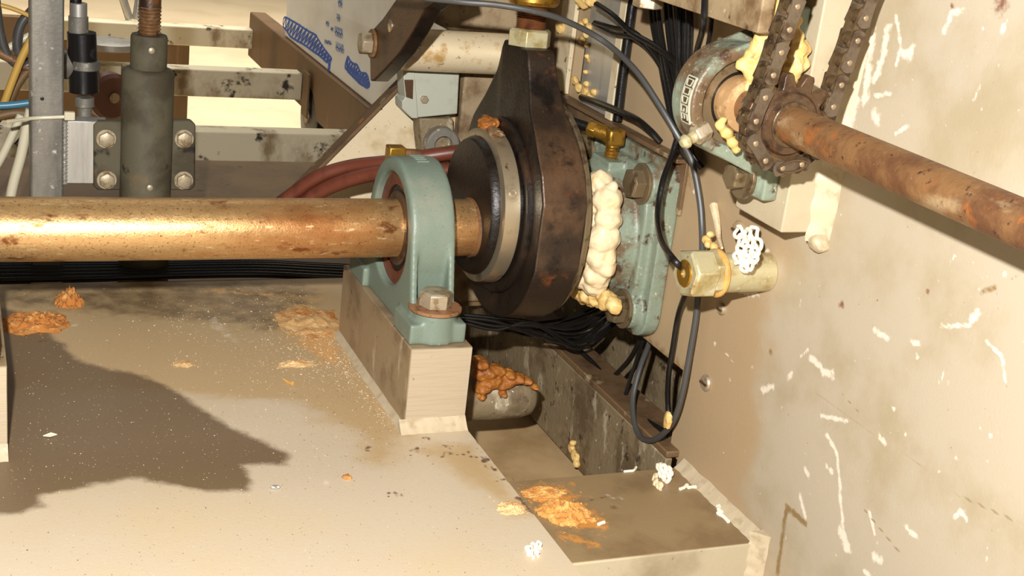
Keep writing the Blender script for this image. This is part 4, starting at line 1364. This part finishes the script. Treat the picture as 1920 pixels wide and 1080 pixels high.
def rail(label, x0, y0, x1, y1, hpx, mt=railm, wide=.06):
    a_, b_ = P(x0, y0, Z=ZR), P(x1, y1, Z=ZR)
    yy = (a_.y + b_.y) / 2
    h_ = hpx * proj_d(b_) / F / .94
    return MB().box(min(a_.x, b_.x), max(a_.x, b_.x), yy, yy + wide, ZR - h_, ZR).thing('cart_rail', label, 'rail', mt, ((a_.x + b_.x) / 2, yy, ZR - h_), bevel=.004)


XE = P(548, 122, Z=ZR).x
rail('farthest stained cross rail of the cart, at the top behind the jack', 100, 40, 472, 53, 33)
rail('middle cross rail of the cart with black rust blisters', -200, 125, 549, 122, 46)
rail('nearest pale cross rail of the cart, running behind the gusset', -150, 250, 760, 243, 52)
XE = P(548, 122, Z=ZR).x + .002
p0 = P(469, 12, X=XE)
p1 = P(690, 216, X=XE)
p2 = P(469, 92, X=XE)
p3 = P(600, 235, X=XE)
ce = thing('cart_side_rail', 'deep brown side rail of the cart carrying the white sheet', 'rail', (XE, 2.0, ZR))
zt0 = p0.z
zb0 = p3.z
yb = 1.35
MB().box(XE, XE + .05, yb, p0.y, zb0, (p0.z + p1.z) / 2).build('beam', rail_dark, ce, bevel=.004)
# far brown panel and pale legs
a_ = P(165, 34, Z=ZR)
MB().box(a_.x - .3, a_.x + .34, a_.y + .25, a_.y + .3, ZF, ZR - .05).thing('far_panel', 'brown low panel beyond the farthest cart rail', 'panel', rail_dark, (a_.x, a_.y + .27, ZF))
for x0, x1, lb in ((228, 243, 'left pale leg slanting above the farthest rail'), (262, 255, 'right thin leg slanting above the farthest rail')):
    MB().tube([P(x0, -10, Y=2.9), P(x1, 36, Y=2.9)], .012, 12).thing('stand_leg', lb, 'leg', alu, P(x1, 36, Y=2.9))


def caster(x, y, yy, r, label, mt, h=None):
    c = P(x, y, Y=yy)
    t = thing('caster_wheel', label, 'caster', c)
    wx = Vector((1, 0, 0)) if mt is rubber else Vector((.35, -.94, 0))
    MB().lathe(c - wx * .02, wx, [(0, r * .3), (0, r * .85), (.006, r), (.034, r), (.04, r * .85), (.04, r * .3)], 40).build('wheel', mt, t)
    MB().lathe(c - wx * .024, wx, [(0, r * .22), (.048, r * .22)], 20).build('hub', boltm, t)
    for s in (-1, 1):
        MB().box(c.x + s * .028 - .002, c.x + s * .028 + .002, c.y - r * .35, c.y + r * .35, c.z, c.z + r * 1.35).build('fork', rail_dark, t)
    return t


caster(206, 180, 1.9, .055, 'dark red caster wheel seen left of the jack', wheel_r)
caster(590, 218, 2.1, .085, 'black caster wheel under the side rail of the cart', rubber)
MB().lathe(P(205, 82, Y=2.2), (0, 0, 1), [(-.012, .06), (-.008, .07), (.006, .07), (.01, .05)], 32).thing('swivel_plate', 'pale round swivel plate below the farthest rail', 'plate', alu, P(205, 82, Y=2.2))

# white sheet bag standing on the cart
XS_ = XE + .012
ys = [P(534, 60, X=XS_).y, P(720, 240, X=XS_).y]
zb = (p0.z + p1.z) / 2
wb = thing('white_sheet_stack', 'white plastic sheeting with blue marker scrawl standing on the cart', 'sheet', (XS_, ys[0], zb))
mb = MB().box(XS_, XS_ + .55, ys[1] - .5, ys[0], zb, zb + 1.2)
mb.build('sheet_face', white_pl, wb, bevel=.006)


def scrawl(name, polys, mt):
    for pl in polys:
        MB().prism([P(x, y, X=XS_ - .0015) for x, y in pl], (.001, 0, 0)).build(name, mt, wb)


Z6 = lambda l: [(520 + x / 6, y / 6) for x, y in l]
def along(pl, t):
    L_ = [math.hypot(b[0] - a[0], b[1] - a[1]) for a, b in zip(pl[:-1], pl[1:])]
    d_ = t * sum(L_)
    for (a, b), l_ in zip(zip(pl[:-1], pl[1:]), L_):
        if d_ <= l_:
            return (a[0] + (b[0] - a[0]) * d_ / l_, a[1] + (b[1] - a[1]) * d_ / l_)
        d_ -= l_
    return pl[-1]


def scribble(up, lo, n_, r_, seed, tail=()):
    rn_ = random.Random(seed)
    p_ = []
    for k in range(n_):
        t_ = k / (n_ - 1)
        a, b = along(up, t_), along(lo, t_)
        f_ = rn_.uniform(-.08, .1)
        p_.append(((a[0] + (b[0] - a[0]) * f_), a[1] + (b[1] - a[1]) * f_) if k % 2 else (b[0] + (a[0] - b[0]) * f_, b[1] + (a[1] - b[1]) * f_))
    p_ += list(reversed([along(lo, k / 9) for k in range(10)])) + [along(up, k / 9) for k in range(10)] + list(tail)
    mb = MB().tube([P(x, y, X=XS_ - .0005) for x, y in Z6(p_)], r_, 6, 3)
    for v in mb.v:
        v.x = XS_ - .0005 + (v.x - XS_ + .0005) * .2
    mb.build('blue_marker_scrawl', blue, wb)


scribble([(80, 195), (190, 245), (330, 340), (430, 395), (520, 540), (610, 660)], [(65, 290), (110, 350), (140, 405), (210, 450), (300, 500), (400, 575), (470, 620), (560, 700)], 34, .0032, 4,
         [(600, 680), (590, 760), (565, 860), (585, 760), (580, 690), (570, 780), (560, 850)])
scribble([(790, 640), (840, 715), (890, 720), (940, 820), (1010, 830), (1040, 960)], [(760, 750), (800, 810), (840, 850), (930, 940), (1010, 985)], 24, .0034, 6)
for (x0, y0, x1, y1, sl) in ((682, -20, 728, 90, 10), (668, 150, 706, 250, 15), (645, 290, 730, 440, 35), (655, 465, 745, 610, 40), (545, 230, 580, 300, 10), (600, 300, 625, 360, 10), (530, 440, 605, 510, 20)):
    n_ = max(2, int((x1 - x0) / 14))
    mb = MB()
    ys_ = (y0 + y1) / 2
    for k in range(n_):
        xx = x0 + (x1 - x0) * k / n_
        dy = sl * k / n_
        for pl in ([(xx, y0 + dy), (xx + 9, y0 + dy + 5), (xx + 11, y1 - sl + dy), (xx + 2, y1 - sl + dy - 6)],
                   [(xx, ys_ + dy - 12 - 14 * (k % 2)), (xx + 17, ys_ + dy - 4 - 14 * (k % 2)), (xx + 17, ys_ + dy + 12 - 14 * (k % 2)), (xx, ys_ + dy + 4 - 14 * (k % 2))]):
            mb.prism([P(x, y, X=XS_ - .0015) for x, y in Z6(pl)], (.001, 0, 0))
    mb.build('faded_print', blue_faint, wb)

# ------------------------------------------------------------------ debris


def pile(label, x, y, Z, rx, ry, h, mt, seed, name='rust_pile', n=160, gr=.0011, cat='debris'):
    c = P(x, y, Z=Z)
    rn = random.Random(seed)
    t = thing(name, label, cat, c)
    mb = MB()
    N_ = 40
    k = len(mb.v)
    for j in range(N_ + 1):
        for i in range(N_ + 1):
            u_, v_ = -1 + 2 * i / N_, -1 + 2 * j / N_
            d_ = math.hypot(u_, v_) + .35 * noise.fractal(Vector((u_ * 2 + seed, v_ * 2, seed)), .9, 2, 4)
            hh = max(0, 1 - d_) ** .8
            z = h * hh * (1 + .6 * noise.fractal(Vector((u_ * 5, v_ * 5, seed * 2.2)), .7, 2, 4)) - .0006
            mb.v.append(Vector((c.x + u_ * rx, c.y + v_ * ry, c.z + z)))
    for j in range(N_):
        for i in range(N_):
            q = [k + j * (N_ + 1) + i, k + j * (N_ + 1) + i + 1, k + (j + 1) * (N_ + 1) + i + 1, k + (j + 1) * (N_ + 1) + i]
            if max(mb.v[e].z for e in q) > c.z:
                mb.f.append(tuple(q))
    used = sorted({e for q in mb.f for e in q})
    re = {e: i for i, e in enumerate(used)}
    mb.v = [mb.v[e] for e in used]
    mb.f = [tuple(re[e] for e in q) for q in mb.f]
    mb.build('heap', mt, t)
    g_ = MB()
    for _ in range(n):
        a_, r_ = rn.uniform(0, 6.28), abs(rn.gauss(.75, .35))
        q = Vector((c.x + math.cos(a_) * rx * r_, c.y + math.sin(a_) * ry * r_, c.z + rn.uniform(0, .4) * gr))
        chip(g_, q, gr * rn.uniform(.5, 1.5), rn)
    o_ = g_.build('grains', mt, t, flatshade=True)
    o_['kind'] = 'stuff'
    return t


def chip(mb, c, s, rn):
    v = [c + Vector((rn.uniform(-1, 1), rn.uniform(-1, 1), rn.uniform(0, .7))) * s for _ in range(4)]
    mb.add(v, [(0, 1, 2), (0, 3, 1), (1, 3, 2), (2, 3, 0)])


pile('wide orange rust powder pile on the deck by the left edge', 65, 607, ZD, .036, .034, .011, rustpile, 2)
pile('round orange rust clod behind the wide rust pile', 130, 567, ZD, .016, .020, .016, rustpile, 5, n=90)
pile('orange and pale sawdust heap on the deck against the pedestal', 585, 602, ZD, .042, .058, .006, sawmix, 8, name='sawdust_pile', n=300)
pile('pale sawdust patch in front of the heap by the pedestal', 553, 683, ZD, .024, .011, .003, sawdust, 9, name='sawdust_pile', n=240, gr=.0009)
pile('small ring of tan dust alone in the middle of the deck', 345, 683, ZD, .013, .011, .002, sawdust, 12, name='dust_spot', n=140, gr=.0009)
pile('oval pale powder heap at the right edge of the deck', 958, 953, ZD, .015, .013, .004, sawdust, 14, name='dust_spot', n=120, gr=.0008)
pile('bright orange rust pile on the shelf plate beside the deck edge', 1058, 962, ZS, .027, .026, .009, rustpile_l, 21, n=260)
pile('thin orange rust scatter at the back of the shelf by the deck', 1020, 925, ZS, .026, .016, .003, rustpile_l, 23, name='rust_scatter', n=220, gr=.001)
squiggle('grease_crumb', 'pale crumbly grease lump near the front edge of the deck', [(P(x, y, Z=ZD + .002), .0035) for x, y in ((992, 1032), (1003, 1026), (1008, 1036), (998, 1040), (1012, 1022))], .0012, grease_w, 8)
squiggle('grease_crumb', 'largest white popcorn-like grease lump at the back of the shelf', [(P(x, y, Z=ZS + h_), .0042) for x, y, h_ in ((1243, 888, .004), (1252, 896, .004), (1246, 880, .01), (1256, 884, .008), (1240, 878, .006))], .0022, grease_w, 9)
squiggle('grease_crumb', 'yellowish grease crumb just left of the largest white lump', [(P(x, y, Z=ZS + .003), .0035) for x, y in ((1232, 905), (1238, 912), (1230, 896))], .0018, grease, 10)


def curl(label, pts, r):
    p = [P(x, y, Z=ZS + r * .8) for x, y in pts]
    MB().tube(p, r, 8).thing('grease_curl', label, 'grease', grease_w, p[0])


curl('white grease curl on the shelf right of the largest lump', [(1275, 917), (1283, 914), (1288, 909), (1291, 914), (1298, 913), (1305, 913)], .0017)
curl('white grease curl by the weld at the right end of the shelf', [(1346, 950), (1352, 946), (1347, 955), (1353, 960), (1346, 962), (1356, 968), (1366, 978)], .0019)
curl('tiny white grease crumb in the middle of the shelf', [(1122, 983), (1127, 981), (1133, 979)], .0017)
curl('thin white grease thread at the foot of the channel web', [(1170, 884), (1180, 883), (1188, 882), (1193, 876)], .0013)
lf = P(94, 817, Z=ZD + .001)
MB().prism([lf + Vector((-.006, 0, 0)), lf + Vector((0, -.003, .0004)), lf + Vector((.006, .001, 0)), lf + Vector((.001, .0045, .0004))], (0, 0, .0008)).thing('paint_flake', 'bright white flake lying in the dark wet stain', 'flake', grease_w, lf)
c = P(541, 717, Z=ZD + .001)
MB().tube([c + Vector((-.004, .007, .001)), c, c + Vector((.003, -.005, .001))], lambda t_: .0009 + .0013 * t_, 8).thing('wood_sliver', 'small orange sliver on the deck in front of the pale sawdust', 'sliver', oring, c)
c = P(605, 906, Z=ZD + .001)
c = P(518, 913, Z=ZD + .0015)
MB().blob(c, (.004, .003, .002), 3, .6, 200, 2).thing('metal_chip', 'tiny grey metal chip at the right tip of the wet stain', 'chip', alu, c)
c = P(652, 895, Z=ZD + .001)
MB().blob(c, (.004, .004, .0025), 6, .6, 200, 2).thing('rust_crumb', 'orange rust crumb on the bare deck in front of the pedestal', 'crumb', rustpile, c)
mb = MB()
rn = random.Random(5)


def sprinkle(n_, gen, sizes, X1=.232):
    for _ in range(n_):
        q = P(*gen(), Z=ZD)
        if q.y > .31 or q.x > X1 or (q.x > .165 and q.y > -.135):
            continue
        chip(mb, q, rn.choice(sizes), rn)


sprinkle(1500, lambda: (rn.uniform(20, 740), rn.uniform(530, 900)), (.0004, .0005, .0006, .0008))
sprinkle(1600, lambda: (rn.gauss(560, 100), rn.gauss(630, 60)), (.0005, .0006, .0008, .0011))
sprinkle(900, lambda: (rn.gauss(585, 50), rn.gauss(620, 45)), (.0006, .0008, .0011, .0014))
sprinkle(500, lambda: (rn.gauss(640, 25) , rn.gauss(680, 25)), (.0006, .0009, .0012))
sprinkle(260, lambda: (lambda t: (650 + 100 * t + rn.gauss(-8, 8), 690 + 120 * t + rn.gauss(0, 8)))(rn.random()), (.0005, .0008, .0011))
sprinkle(200, lambda: (rn.gauss(350, 45), rn.gauss(605, 22)), (.0006, .0009, .0013))
sprinkle(900, lambda: (rn.uniform(0, 1000), rn.uniform(700, 1080)), (.0003, .0004, .0006))
mb.thing('deck_crumbs', 'scattered pale crumbs and grit all over the tan deck', 'crumbs', flake, (0, 0, ZD), kind='stuff', flatshade=True)
mb = MB()
for _ in range(260):
    x, y = rn.gauss(1060, 45), rn.gauss(960, 30)
    q = P(x, y, Z=ZS)
    if -.335 < q.y < -.19 and .24 < q.x < .44:
        chip(mb, q, rn.choice((.0006, .0009, .0013)), rn)
mb.thing('shelf_crumbs', 'orange grit scattered on the brown shelf plate', 'crumbs', rustpile, (.34, -.26, ZS), kind='stuff', flatshade=True)
mb = MB()
sprinkle(1500, lambda: (rn.uniform(10, 1000), rn.uniform(640, 1080)), (.0003, .0004, .0005, .0007))
sprinkle(350, lambda: (rn.gauss(700, 80), rn.gauss(800, 50)), (.0004, .0006, .0008))
mb.thing('deck_grit', 'fine dark brown grit sprinkled over the front of the deck', 'grit', rust_dark, (0, 0, ZD), kind='stuff', flatshade=True)
cl = P(1252, 787, X=.43)
MB().blob(cl, (.0035, .006, .009), 4, .5, 120, 3).thing('grease_lump', 'yellow grease dab on the cable loop at the notch corner', 'grease', grease_y, cl)
